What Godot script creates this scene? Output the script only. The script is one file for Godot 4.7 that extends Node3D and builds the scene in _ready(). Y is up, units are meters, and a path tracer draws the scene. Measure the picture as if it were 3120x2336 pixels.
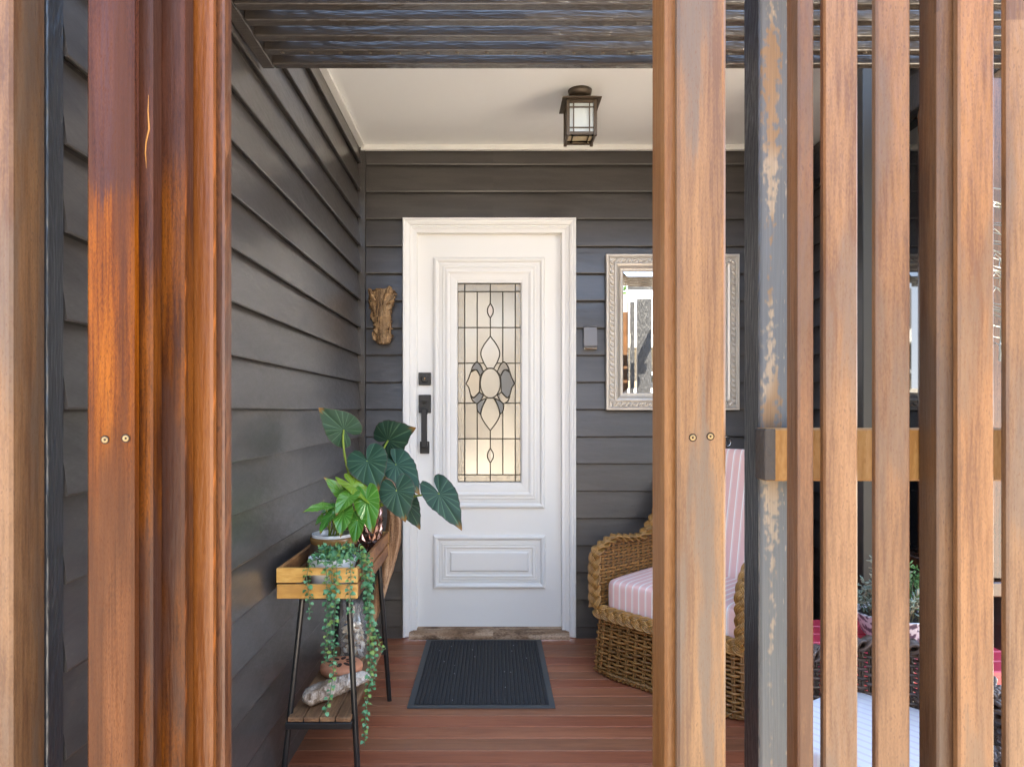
extends Node3D
# Front porch seen through an open batten screen. Metres, y up, deck surface at y = 0, camera looks along -z.

const DOOR_WALL := -3.64      # outer plane of the boards beside the door
const SIDE_WALL := -0.69      # outer plane of the boards on the left
const RIGHT_WALL := 1.67
const CEIL := 2.585
const BOARD := 0.1427         # cover of one weatherboard

var rng := RandomNumberGenerator.new()
var mats := {}
var tex := {}
var used_names := {}

# ------------------------------------------------------------------ mesh helper
class MB:
	var v := PackedVector3Array()
	var n := PackedVector3Array()
	var c := PackedColorArray()
	var col := Color(1, 1, 1)

	func tri(a: Vector3, b: Vector3, d: Vector3, na: Vector3, nb: Vector3, nd: Vector3, ca := Color(-1, 0, 0), cb := Color(-1, 0, 0), cd := Color(-1, 0, 0)) -> void:
		if ca.r < 0.0:
			ca = col; cb = col; cd = col
		if (b - a).cross(d - a).dot(na + nb + nd) > 0.0:
			v.push_back(a); v.push_back(d); v.push_back(b)
			n.push_back(na); n.push_back(nd); n.push_back(nb)
			c.push_back(ca); c.push_back(cd); c.push_back(cb)
		else:
			v.push_back(a); v.push_back(b); v.push_back(d)
			n.push_back(na); n.push_back(nb); n.push_back(nd)
			c.push_back(ca); c.push_back(cb); c.push_back(cd)

	func quad(a: Vector3, b: Vector3, d: Vector3, e: Vector3, out: Vector3) -> void:
		var nn := (d - a).cross(e - b)
		if nn.length_squared() < 1e-14:
			return
		nn = nn.normalized()
		if nn.dot(out) < 0.0:
			nn = -nn
		tri(a, b, d, nn, nn, nn)
		tri(a, d, e, nn, nn, nn)

	# box with chamfered edges
	func box(lo: Vector3, hi: Vector3, bev := 0.0) -> void:
		var mid := (lo + hi) / 2.0
		var h := (hi - lo) / 2.0
		bev = minf(bev, minf(h.x, minf(h.y, h.z)) * 0.9)
		for ax in 3:
			var u := (ax + 1) % 3
			var w := (ax + 2) % 3
			for s in [-1.0, 1.0]:
				var q := []
				for k in [[-1, -1], [1, -1], [1, 1], [-1, 1]]:
					var p := Vector3()
					p[ax] = s * h[ax]
					p[u] = k[0] * (h[u] - bev)
					p[w] = k[1] * (h[w] - bev)
					q.append(mid + p)
				var o := Vector3()
				o[ax] = s
				quad(q[0], q[1], q[2], q[3], o)
		if bev <= 0.0:
			return
		for ax in 3:
			var u := (ax + 1) % 3
			var w := (ax + 2) % 3
			for s in [-1.0, 1.0]:
				for t in [-1.0, 1.0]:
					var q := []
					for k in [[-1, 0], [1, 0], [1, 1], [-1, 1]]:
						var p := Vector3()
						p[ax] = k[0] * (h[ax] - bev)
						p[u] = s * (h[u] if k[1] == 0 else h[u] - bev)
						p[w] = t * (h[w] - bev if k[1] == 0 else h[w])
						q.append(mid + p)
					var o := Vector3()
					o[u] = s
					o[w] = t
					quad(q[0], q[1], q[2], q[3], o)
		for sx in [-1.0, 1.0]:
			for sy in [-1.0, 1.0]:
				for sz in [-1.0, 1.0]:
					var s := Vector3(sx, sy, sz)
					var a := mid + s * Vector3(h.x, h.y - bev, h.z - bev)
					var b := mid + s * Vector3(h.x - bev, h.y, h.z - bev)
					var d := mid + s * Vector3(h.x - bev, h.y - bev, h.z)
					var nn := s.normalized()
					tri(a, b, d, nn, nn, nn)

	# polygon (in the plane spanned by ex, ey from o) pushed along ez by depth
	func prism(poly: PackedVector2Array, o: Vector3, ex: Vector3, ey: Vector3, ez: Vector3, depth: float) -> void:
		var ids := Geometry2D.triangulate_polygon(poly)
		var far := ez * depth
		for k in range(0, ids.size(), 3):
			var a := o + ex * poly[ids[k]].x + ey * poly[ids[k]].y
			var b := o + ex * poly[ids[k + 1]].x + ey * poly[ids[k + 1]].y
			var d := o + ex * poly[ids[k + 2]].x + ey * poly[ids[k + 2]].y
			var f := -ez * signf(depth)
			tri(a, b, d, f, f, f)
			tri(a + far, b + far, d + far, -f, -f, -f)
		var cw := Geometry2D.is_polygon_clockwise(poly)
		for k in poly.size():
			var p := poly[k]
			var q := poly[(k + 1) % poly.size()]
			var e := (q - p).orthogonal() * (-1.0 if cw else 1.0)
			e = Vector2((q - p).y, -(q - p).x) * (-1.0 if cw else 1.0)
			var a := o + ex * p.x + ey * p.y
			var b := o + ex * q.x + ey * q.y
			quad(a, b, b + far, a + far, ex * e.x + ey * e.y)

	func tube(pts: PackedVector3Array, r: PackedFloat32Array, sides := 6, caps := true) -> void:
		var m := pts.size()
		if m < 2:
			return
		var t0 := (pts[1] - pts[0]).normalized()
		var side := t0.cross(Vector3.UP if absf(t0.y) < 0.9 else Vector3.RIGHT).normalized()
		var last := PackedVector3Array()
		var lastn := PackedVector3Array()
		for i in m:
			var t := (pts[mini(i + 1, m - 1)] - pts[maxi(i - 1, 0)]).normalized()
			side = (side - t * side.dot(t)).normalized()
			var up := t.cross(side)
			var rad: float = r[mini(i, r.size() - 1)]
			var ring := PackedVector3Array()
			var rn := PackedVector3Array()
			for k in sides:
				var a := TAU * k / sides
				var d := side * cos(a) + up * sin(a)
				rn.push_back(d)
				ring.push_back(pts[i] + d * rad)
			if i > 0:
				for k in sides:
					var j := (k + 1) % sides
					tri(last[k], ring[k], ring[j], lastn[k], rn[k], rn[j])
					tri(last[k], ring[j], last[j], lastn[k], rn[j], lastn[j])
			if caps and (i == 0 or i == m - 1):
				var f := -t if i == 0 else t
				for k in range(1, sides - 1):
					tri(ring[0], ring[k], ring[k + 1], f, f, f)
			last = ring
			lastn = rn

	# rows of points with smooth normals; inside = a point the surface encloses (or null)
	func surf(rows: Array, wrap := false, inside = null, cols = null) -> void:
		var ni := rows.size()
		var nj: int = rows[0].size()
		var nj2 := nj if wrap else nj - 1
		var nor := []
		for i in ni:
			var a := PackedVector3Array()
			a.resize(nj)
			nor.append(a)
		var sign_sum := 0.0
		for i in ni - 1:
			for j in nj2:
				var k := (j + 1) % nj
				var f: Vector3 = (rows[i + 1][k] - rows[i][j]).cross(rows[i + 1][j] - rows[i][k])
				nor[i][j] += f; nor[i][k] += f; nor[i + 1][k] += f; nor[i + 1][j] += f
				if inside != null:
					sign_sum += f.dot(rows[i][j] - inside)
		var sg := -1.0 if sign_sum < 0.0 else 1.0
		for i in ni:
			for j in nj:
				nor[i][j] = (nor[i][j] * sg).normalized()
		for i in ni - 1:
			for j in nj2:
				var k := (j + 1) % nj
				var ca := col; var cb := col; var cc := col; var cd := col
				if cols != null:
					ca = cols[i][j]; cb = cols[i][k]; cc = cols[i + 1][k]; cd = cols[i + 1][j]
				if not rows[i][j].is_equal_approx(rows[i][k]):
					tri(rows[i][j], rows[i][k], rows[i + 1][k], nor[i][j], nor[i][k], nor[i + 1][k], ca, cb, cc)
				if not rows[i + 1][j].is_equal_approx(rows[i + 1][k]):
					tri(rows[i][j], rows[i + 1][k], rows[i + 1][j], nor[i][j], nor[i + 1][k], nor[i + 1][j], ca, cc, cd)

	# profile of (radius, y) turned about a vertical axis through at; sharp where a profile point is given twice
	func lathe(profile: Array, at: Vector3, seg := 32, squash := Vector2(1, 1)) -> void:
		var part := []
		for k in profile.size():
			var p: Vector2 = profile[k]
			if part.size() and (profile[k - 1] as Vector2).is_equal_approx(p):
				_lathe_part(part, at, seg, squash)
				part = []
			part.append(p)
		_lathe_part(part, at, seg, squash)

	func _lathe_part(p: Array, at: Vector3, seg: int, squash: Vector2) -> void:
		if p.size() < 2:
			return
		var rows := []
		for q in p:
			var row := PackedVector3Array()
			for k in seg:
				var a := TAU * k / seg
				row.push_back(at + Vector3(cos(a) * q.x * squash.x, q.y, sin(a) * q.x * squash.y))
			rows.append(row)
		# outward: profile runs upwards on the outside
		var nor := []
		for i in p.size():
			var t: Vector2 = (p[mini(i + 1, p.size() - 1)] - p[maxi(i - 1, 0)]).normalized()
			nor.append(Vector2(t.y, -t.x))
		for i in p.size() - 1:
			for k in seg:
				var j := (k + 1) % seg
				var ak := TAU * k / seg
				var aj := TAU * j / seg
				var n1 := Vector3(cos(ak) * nor[i].x, nor[i].y, sin(ak) * nor[i].x)
				var n2 := Vector3(cos(aj) * nor[i].x, nor[i].y, sin(aj) * nor[i].x)
				var n3 := Vector3(cos(aj) * nor[i + 1].x, nor[i + 1].y, sin(aj) * nor[i + 1].x)
				var n4 := Vector3(cos(ak) * nor[i + 1].x, nor[i + 1].y, sin(ak) * nor[i + 1].x)
				if p[i].x > 1e-5:
					tri(rows[i][k], rows[i][j], rows[i + 1][j], n1, n2, n3)
				if p[i + 1].x > 1e-5:
					tri(rows[i][k], rows[i + 1][j], rows[i + 1][k], n1, n3, n4)

	# a moulding run round a rectangle in the xy plane; profile of (inset, z); mitred corners, flat bands
	func ring(x0: float, y0: float, x1: float, y1: float, profile: Array, open_bottom := false) -> void:
		for k in profile.size() - 1:
			var a: Vector2 = profile[k]
			var b: Vector2 = profile[k + 1]
			var ya := y0 if open_bottom else y0 + a.x
			var yb := y0 if open_bottom else y0 + b.x
			var pa := [Vector3(x0 + a.x, ya, a.y), Vector3(x0 + a.x, y1 - a.x, a.y), Vector3(x1 - a.x, y1 - a.x, a.y), Vector3(x1 - a.x, ya, a.y)]
			var pb := [Vector3(x0 + b.x, yb, b.y), Vector3(x0 + b.x, y1 - b.x, b.y), Vector3(x1 - b.x, y1 - b.x, b.y), Vector3(x1 - b.x, yb, b.y)]
			for s in (3 if open_bottom else 4):
				var t: int = (s + 1) % 4
				var along: Vector3 = pa[t] - pa[s]
				var nn: Vector3 = (pb[s] - pa[s]).cross(along)
				if nn.length_squared() < 1e-14:
					continue
				# outward: to the room side (+z), or for bands that stand upright, away from the raised matter
				var inward := [Vector3(1, 0, 0), Vector3(0, -1, 0), Vector3(-1, 0, 0), Vector3(0, 1, 0)][s] as Vector3
				var o := Vector3(0, 0, 1) * absf(b.x - a.x) - inward * (b.y - a.y)
				quad(pa[s], pa[t], pb[t], pb[s], o)

	func blob(at: Vector3, r: Vector3, basis := Basis(), seg := 8, rings := 5) -> void:
		var rows := []
		for i in rings + 1:
			var ph := PI * i / rings
			var row := PackedVector3Array()
			for k in seg:
				var a := TAU * k / seg
				row.push_back(at + basis * (Vector3(sin(ph) * cos(a), cos(ph), sin(ph) * sin(a)) * r))
			rows.append(row)
		surf(rows, true, at)

	func mesh() -> ArrayMesh:
		var arr := []
		arr.resize(Mesh.ARRAY_MAX)
		arr[Mesh.ARRAY_VERTEX] = v
		arr[Mesh.ARRAY_NORMAL] = n
		arr[Mesh.ARRAY_COLOR] = c
		var am := ArrayMesh.new()
		am.add_surface_from_arrays(Mesh.PRIMITIVE_TRIANGLES, arr)
		return am

# ------------------------------------------------------------------ node helpers
func numbered(called: String) -> String:
	if not used_names.has(called):
		used_names[called] = 0
		return called
	used_names[called] += 1
	return "%s_%03d" % [called, used_names[called]]

func obj(called: String, m, material: Material, parent: Node, at := Vector3.ZERO) -> MeshInstance3D:
	var o := MeshInstance3D.new()
	o.name = numbered(called) if parent == self else called
	o.mesh = m.mesh() if m is MB else m
	o.material_override = material
	o.position = at
	parent.add_child(o, true)
	return o

func thing(called: String, label: String, category: String, at := Vector3.ZERO, turn := 0.0, group := "") -> Node3D:
	var o := Node3D.new()
	o.name = numbered(called)
	add_child(o, true)
	o.position = at
	o.rotation.y = turn
	tag(o, label, category, group)
	return o

func tag(o: Node, label: String, category: String, group := "") -> void:
	o.set_meta("label", label)
	o.set_meta("category", category)
	if group:
		o.set_meta("group", group)

func part_node(called: String, parent: Node, at := Vector3.ZERO) -> Node3D:
	var o := Node3D.new()
	o.name = called
	o.position = at
	parent.add_child(o, true)
	return o

func structure(o: Node) -> Node:
	o.set_meta("kind", "structure")
	return o

func lin(r: float, g: float, b: float) -> Color:
	return Color(r, g, b).linear_to_srgb()

# ------------------------------------------------------------------ textures and materials
func noise(sd: int, freq: float, oct := 3) -> FastNoiseLite:
	var f := FastNoiseLite.new()
	f.seed = sd
	f.frequency = freq
	f.noise_type = FastNoiseLite.TYPE_SIMPLEX_SMOOTH
	f.fractal_octaves = oct
	return f

# stains with a place of their own on a board, as share across (u) and down (v): [colour, cover]
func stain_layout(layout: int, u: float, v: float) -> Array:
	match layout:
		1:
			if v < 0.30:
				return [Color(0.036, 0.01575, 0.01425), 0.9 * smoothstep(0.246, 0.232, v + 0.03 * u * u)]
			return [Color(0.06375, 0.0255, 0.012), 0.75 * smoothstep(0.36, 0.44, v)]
		2:
			return [Color(0.036, 0.01575, 0.01425), 0.7 * smoothstep(0.22, 0.17, v)]
	return [Color(0.1875, 0.07875, 0.015), 0.8 * smoothstep(0.84, 0.95, u)]

# long-grained timber: fine grain, growth streaks and patches of stain with an edge of their own; cols are linear
func wood_texture(sd: int, w: int, h: int, dark: Color, mid: Color, light: Color, stain: Color, stain_amount: float, grain := 1.0, pores := 0.25, layout := 0) -> ImageTexture:
	var fine := noise(sd, 0.16 * grain, 2)
	var speck := noise(sd + 4, 0.33, 1)
	var streak := noise(sd + 1, 0.022 * grain, 3)
	var patch := noise(sd + 2, 0.006, 4)
	var cloud := noise(sd + 3, 0.012, 3)
	var data := PackedByteArray()
	data.resize(w * h * 3)
	var i := 0
	for y in h:
		for x in w:
			var warp := 14.0 * cloud.get_noise_2d(x * 1.2, y * 0.35)
			var g := fine.get_noise_2d(x, y * 0.11)
			var dot := speck.get_noise_2d(x, y * 0.55)
			var s := streak.get_noise_2d(x + warp, y * 0.06)
			var p := patch.get_noise_2d(x * 1.6, y * 0.55)
			var t := clampf(0.5 + 0.75 * s + 0.5 * g + 0.5 * cloud.get_noise_2d(x, y * 0.4) + 0.3 * dot, 0.0, 1.0)
			var col := dark.lerp(mid, t * 2.0) if t < 0.5 else mid.lerp(light, t * 2.0 - 1.0)
			var k := smoothstep(-0.08, 0.34, p + 0.16 * g + 0.10 * dot + 0.12 * s) * stain_amount
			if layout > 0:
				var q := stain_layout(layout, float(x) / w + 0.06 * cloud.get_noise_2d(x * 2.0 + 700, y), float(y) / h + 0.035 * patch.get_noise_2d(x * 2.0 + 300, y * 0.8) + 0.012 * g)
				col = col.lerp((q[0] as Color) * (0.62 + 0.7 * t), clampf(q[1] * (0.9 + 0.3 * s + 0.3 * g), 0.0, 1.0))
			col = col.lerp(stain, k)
			if dot > 0.62:
				col = col.lerp(dark, 0.7)
			if g > 0.42:
				col = col.lerp(dark, pores)
			col = col.linear_to_srgb()
			data[i] = clampi(int(col.r * 255.0), 0, 255)
			data[i + 1] = clampi(int(col.g * 255.0), 0, 255)
			data[i + 2] = clampi(int(col.b * 255.0), 0, 255)
			i += 3
	return ImageTexture.create_from_image(Image.create_from_data(w, h, false, Image.FORMAT_RGB8, data))

func patch_texture(sd: int, w: int, h: int, a: Color, b: Color, freq: float, sx: float, sy: float, lo := -0.4, hi := 0.4, speck := Color(-1, 0, 0), speck_at := 0.6) -> ImageTexture:
	var f := noise(sd, freq, 4)
	var g := noise(sd + 9, 0.35, 1)
	var data := PackedByteArray()
	data.resize(w * h * 3)
	var i := 0
	for y in h:
		for x in w:
			var t := smoothstep(lo, hi, f.get_noise_2d(x * sx, y * sy))
			var gg := g.get_noise_2d(x, y)
			var col := a.lerp(b, clampf(t + 0.12 * gg, 0.0, 1.0))
			if speck.r >= 0.0 and gg > speck_at:
				col = speck
			col = col.linear_to_srgb()
			data[i] = clampi(int(col.r * 255.0), 0, 255)
			data[i + 1] = clampi(int(col.g * 255.0), 0, 255)
			data[i + 2] = clampi(int(col.b * 255.0), 0, 255)
			i += 3
	return ImageTexture.create_from_image(Image.create_from_data(w, h, false, Image.FORMAT_RGB8, data))

# post once painted grey, the paint flaked off in a ragged strip down to pale timber
func peeled_texture(w: int, h: int) -> ImageTexture:
	var f := noise(71, 0.05, 3)
	var e := noise(72, 0.012, 2)
	var gr := noise(73, 0.2, 2)
	var data := PackedByteArray()
	data.resize(w * h * 3)
	var i := 0
	for y in h:
		for x in w:
			var u := float(x) / w
			var v := float(y) / h
			var centre := 0.33 + 0.06 * e.get_noise_2d(0, y * 0.8)
			var wide := 0.09 + 0.26 * e.get_noise_2d(300, y * 0.9) - 0.1 * smoothstep(0.58, 0.62, v)
			var d := absf(u - centre) - wide + 0.30 * f.get_noise_2d(x * 0.7, y * 3.2)
			var bare := smoothstep(0.10, -0.10, d) * 0.75
			var gg := gr.get_noise_2d(x, y * 0.08)
			var col := Color(0.105, 0.112, 0.122).lerp(Color(0.15, 0.15, 0.138), smoothstep(0.45, 0.75, v)) * (1.0 + 0.15 * gg)
			var wood := Color(0.31, 0.24, 0.165).lerp(Color(0.22, 0.125, 0.052), smoothstep(-0.1, 0.35, e.get_noise_2d(x * 0.2 + 900, y))) * (1.0 + 0.25 * gg)
			col = col.lerp(wood, bare)
			if f.get_noise_2d(x * 1.5 + 500, y * 1.5) > 0.5 and u > 0.7:
				col = Color(0.26, 0.22, 0.17)
			col = col.linear_to_srgb()
			data[i] = clampi(int(col.r * 255.0), 0, 255)
			data[i + 1] = clampi(int(col.g * 255.0), 0, 255)
			data[i + 2] = clampi(int(col.b * 255.0), 0, 255)
			i += 3
	return ImageTexture.create_from_image(Image.create_from_data(w, h, false, Image.FORMAT_RGB8, data))

func stripe_texture(bands: Array) -> ImageTexture:
	var im := Image.create(256, 8, false, Image.FORMAT_RGB8)
	for b in bands:
		im.fill_rect(Rect2i(b[0], 0, b[1], 8), b[2])
	return ImageTexture.create_from_image(im)

func bump(sd: int, freq: float, strength: float, oct := 3) -> NoiseTexture2D:
	var t := NoiseTexture2D.new()
	t.width = 512
	t.height = 512
	t.seamless = true
	t.as_normal_map = true
	t.bump_strength = strength
	t.noise = noise(sd, freq, oct)
	return t

func mat(key: String, albedo: Color, rough: float, o := {}) -> StandardMaterial3D:
	if mats.has(key):
		return mats[key]
	var m := StandardMaterial3D.new()
	m.resource_name = key
	m.albedo_color = albedo
	m.roughness = rough
	m.metallic_specular = o.get("spec", 0.5)
	m.metallic = o.get("metal", 0.0)
	if o.has("tex"):
		m.albedo_texture = o.tex
	if o.has("normal"):
		m.normal_enabled = true
		m.normal_texture = o.normal
		m.normal_scale = o.get("nscale", 1.0)
	if o.has("scale"):
		m.uv1_triplanar = true
		m.uv1_triplanar_sharpness = 8.0
		m.uv1_world_triplanar = o.get("world", false)
		m.uv1_scale = o.scale
		m.uv1_offset = o.get("offset", Vector3.ZERO)
	if o.get("vc", false):
		m.vertex_color_use_as_albedo = true
	if o.has("coat"):
		m.clearcoat_enabled = true
		m.clearcoat = o.coat
		m.clearcoat_roughness = o.get("coat_rough", 0.1)
	if o.has("back"):
		m.backlight_enabled = true
		m.backlight = o.back
	mats[key] = m
	return m

func make_materials() -> void:
	# the front board of the left screen: old dark stain above, bare orange heartwood, browner weathering below
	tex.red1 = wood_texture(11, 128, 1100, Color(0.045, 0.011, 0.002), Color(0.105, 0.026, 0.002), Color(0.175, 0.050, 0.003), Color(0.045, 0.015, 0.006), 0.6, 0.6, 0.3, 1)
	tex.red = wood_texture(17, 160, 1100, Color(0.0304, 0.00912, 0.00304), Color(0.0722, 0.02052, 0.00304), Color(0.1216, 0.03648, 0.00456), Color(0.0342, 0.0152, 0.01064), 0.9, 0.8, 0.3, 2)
	tex.tan = wood_texture(31, 192, 1100, Color(0.0777, 0.03552, 0.01628), Color(0.1184, 0.05846, 0.0259), Color(0.1517, 0.07844, 0.03626), Color(0.0851, 0.05476, 0.037), 0.75, 1.0, 0.15)
	# the slat with two screws: grey bleached patches and a bare orange edge
	tex.tanb = wood_texture(37, 128, 1100, Color(0.0814, 0.03848, 0.01776), Color(0.1243, 0.06216, 0.02664), Color(0.1591, 0.08288, 0.03552), Color(0.0777, 0.0555, 0.0407), 0.85, 0.7, 0.2, 3)
	tex.brown = wood_texture(51, 128, 700, Color(0.034, 0.01275, 0.0068), Color(0.08075, 0.0306, 0.0136), Color(0.136, 0.0527, 0.0204), Color(0.0425, 0.0221, 0.017), 0.7, 1.0)
	tex.gold = wood_texture(61, 128, 700, Color(0.208, 0.096, 0.024), Color(0.288, 0.152, 0.0464), Color(0.36, 0.208, 0.076), Color(0.176, 0.088, 0.036), 0.4, 1.0)
	tex.deck = wood_texture(81, 160, 900, Color(0.245, 0.092, 0.044), Color(0.30, 0.117, 0.055), Color(0.345, 0.140, 0.068), Color(0.25, 0.10, 0.052), 0.4, 0.9, 0.12)
	tex.teak = wood_texture(91, 128, 512, Color(0.136, 0.06375, 0.0255), Color(0.255, 0.1318, 0.0595), Color(0.34, 0.1955, 0.0935), Color(0.17, 0.085, 0.0425), 0.5, 1.0)
	tex.pine = wood_texture(101, 128, 512, Color(0.45, 0.216, 0.0405), Color(0.594, 0.315, 0.0675), Color(0.684, 0.414, 0.117), Color(0.45, 0.225, 0.063), 0.3, 0.7, 0.1)
	tex.drift = wood_texture(111, 160, 400, Color(0.12, 0.08, 0.05), Color(0.42, 0.34, 0.27), Color(0.66, 0.6, 0.53), Color(0.26, 0.17, 0.10), 0.6, 1.4, 0.5)
	tex.bark = wood_texture(121, 128, 256, Color(0.06, 0.03, 0.012), Color(0.36, 0.21, 0.09), Color(0.58, 0.38, 0.19), Color(0.09, 0.06, 0.04), 0.5, 1.2, 0.5)
	tex.peel = peeled_texture(128, 900)
	tex.conc = patch_texture(131, 256, 256, Color(0.46, 0.42, 0.36), Color(0.58, 0.54, 0.47), 0.02, 1.0, 1.0, -0.4, 0.4, Color(0.25, 0.23, 0.2), 0.7)
	tex.paint_n = bump(5, 0.02, 5.0, 4)
	tex.grain_n = bump(6, 0.045, 4.0, 3)
	tex.lump_n = bump(7, 0.012, 6.0, 2)
	tex.fabric_n = bump(8, 0.2, 4.0, 2)
	var sid := patch_texture(141, 256, 256, Color(0.04588, 0.03996, 0.03626), Color(0.0592, 0.0518, 0.04662), 0.02, 0.6, 1.2, -0.5, 0.5, Color(0.0962, 0.0888, 0.0814), 0.9)
	mat("siding", Color.WHITE, 0.29, {"tex": sid, "normal": tex.paint_n, "nscale": 0.13, "scale": Vector3(0.7, 3.5, 0.7), "world": true, "spec": 0.62})
	mat("siding_base", lin(0.05, 0.047, 0.046), 0.6)
	mat("pergola", lin(0.034, 0.026, 0.020), 0.26, {"normal": tex.grain_n, "nscale": 0.35, "scale": Vector3(0.6, 5.0, 5.0), "world": true, "spec": 0.75})
	mat("charcoal", lin(0.022, 0.024, 0.029), 0.35, {"normal": tex.grain_n, "nscale": 0.6, "scale": Vector3(5.0, 0.6, 5.0), "world": true, "spec": 0.6})
	mat("ceiling", lin(0.82, 0.82, 0.81), 0.75, {"normal": tex.lump_n, "nscale": 0.12, "scale": Vector3(0.9, 0.9, 0.9), "world": true})
	mat("white_trim", lin(0.82, 0.81, 0.78), 0.38, {"normal": tex.paint_n, "nscale": 0.06, "scale": Vector3(2, 1, 2), "world": true})
	mat("door_paint", lin(0.80, 0.785, 0.75), 0.36)
	mat("glass_obscure", lin(0.38, 0.365, 0.325), 0.06, {"normal": tex.grain_n, "nscale": 0.22, "scale": Vector3(7, 7, 7), "spec": 0.8, "metal": 0.4})
	mat("glass_ripple", lin(0.38, 0.35, 0.29), 0.06, {"normal": tex.paint_n, "nscale": 0.8, "scale": Vector3(9, 3, 9), "spec": 0.8, "metal": 0.4})
	mat("glass_bevel", lin(0.42, 0.41, 0.38), 0.03, {"spec": 0.8, "metal": 0.4})
	mat("lead", lin(0.05, 0.043, 0.033), 0.42, {"metal": 0.6})
	mat("hardware", lin(0.045, 0.044, 0.043), 0.45, {"metal": 0.5})
	mat("brass", lin(0.45, 0.26, 0.10), 0.3, {"metal": 1.0})
	mat("screw", Color.WHITE, 0.35, {"metal": 0.8, "vc": true})
	mat("screw_dark", lin(0.12, 0.10, 0.08), 0.4, {"metal": 0.6})
	mat("steel", lin(0.20, 0.19, 0.19), 0.4, {"metal": 0.4})
	mat("chrome", lin(0.75, 0.74, 0.72), 0.15, {"metal": 1.0})
	mat("mirror", lin(0.86, 0.88, 0.88), 0.01, {"metal": 1.0})
	mat("silver_leaf", lin(0.62, 0.57, 0.50), 0.36, {"metal": 0.55, "normal": tex.fabric_n, "nscale": 0.35, "scale": Vector3(6, 6, 6)})
	mat("black_metal", lin(0.012, 0.012, 0.012), 0.28, {"spec": 0.6})
	mat("bronze", lin(0.085, 0.062, 0.042), 0.4, {"metal": 0.35, "normal": tex.fabric_n, "nscale": 0.3, "scale": Vector3(6, 6, 6)})
	mat("frosted", lin(0.58, 0.63, 0.64), 0.5, {"back": lin(0.4, 0.4, 0.4)})
	mat("deck", Color.WHITE, 0.5, {"tex": tex.deck, "scale": Vector3(0.3, 6.0, 6.0), "spec": 0.35, "normal": tex.grain_n, "nscale": 0.15})
	mat("mat_rib", lin(0.024, 0.0235, 0.0245), 0.85, {"normal": tex.fabric_n, "nscale": 1.0, "scale": Vector3(8, 8, 8)})
	mat("mat_edge", lin(0.050, 0.052, 0.052), 0.6)
	mat("red_paint", lin(0.46, 0.035, 0.06), 0.35)
	mat("cane", Color.WHITE, 0.42, {"vc": true})
	mat("leaf", Color.WHITE, 0.5, {"vc": true, "spec": 0.35, "back": lin(0.04, 0.08, 0.03)})
	mat("leaf_gloss", Color.WHITE, 0.22, {"vc": true, "back": lin(0.10, 0.18, 0.02)})
	mat("pot_white", lin(0.78, 0.78, 0.77), 0.2)
	mat("pot_brown", lin(0.10, 0.058, 0.030), 0.28, {"normal": tex.fabric_n, "nscale": 0.4, "scale": Vector3(7, 7, 7), "coat": 0.6})
	mat("glaze_rim", lin(0.25, 0.13, 0.04), 0.25)
	mat("pot_rose", lin(0.42, 0.25, 0.20), 0.16, {"metal": 0.9})
	mat("terracotta", lin(0.62, 0.26, 0.135), 0.7, {"normal": tex.fabric_n, "nscale": 0.3, "scale": Vector3(6, 6, 6)})
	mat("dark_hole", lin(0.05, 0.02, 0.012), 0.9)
	mat("soil", lin(0.035, 0.024, 0.016), 0.95, {"normal": tex.fabric_n, "nscale": 1.5, "scale": Vector3(7, 7, 7)})
	mat("shell", Color.WHITE, 0.45, {"vc": true})
	var pink := lin(0.78, 0.50, 0.46)
	var pale := lin(0.86, 0.80, 0.76)
	mat("pink_stripe", Color.WHITE, 0.9, {"tex": stripe_texture([[0, 256, pink], [0, 44, pale], [64, 10, pale]]), "scale": Vector3(1 / 0.034, 1.0, 1 / 0.034), "normal": tex.fabric_n, "nscale": 0.25})
	var cool := lin(0.66, 0.64, 0.65)
	mat("pale_stripe", Color.WHITE, 0.9, {"tex": stripe_texture([[0, 256, cool], [0, 70, lin(0.60, 0.55, 0.60)]]), "scale": Vector3(1 / 0.03, 1.0, 1 / 0.03)})
	mat("drift", Color.WHITE, 0.9, {"tex": tex.drift, "scale": Vector3(6, 2.0, 6), "normal": tex.paint_n, "nscale": 1.0})
	mat("drift_tan", lin(0.95, 0.70, 0.48), 0.85, {"tex": tex.drift, "scale": Vector3(7, 1.3, 7), "normal": tex.paint_n, "nscale": 0.8})
	mat("bark", Color.WHITE, 0.9, {"tex": tex.bark, "scale": Vector3(5, 2.5, 5), "normal": tex.paint_n, "nscale": 1.5})
	mat("teak", Color.WHITE, 0.6, {"tex": tex.teak, "scale": Vector3(5, 5, 1.2)})
	mat("window_glass", lin(0.012, 0.013, 0.015), 0.03, {"spec": 0.7})
	mat("cedar", Color.WHITE, 0.25, {"tex": tex.brown, "scale": Vector3(5, 0.5, 5), "spec": 0.6})

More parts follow.
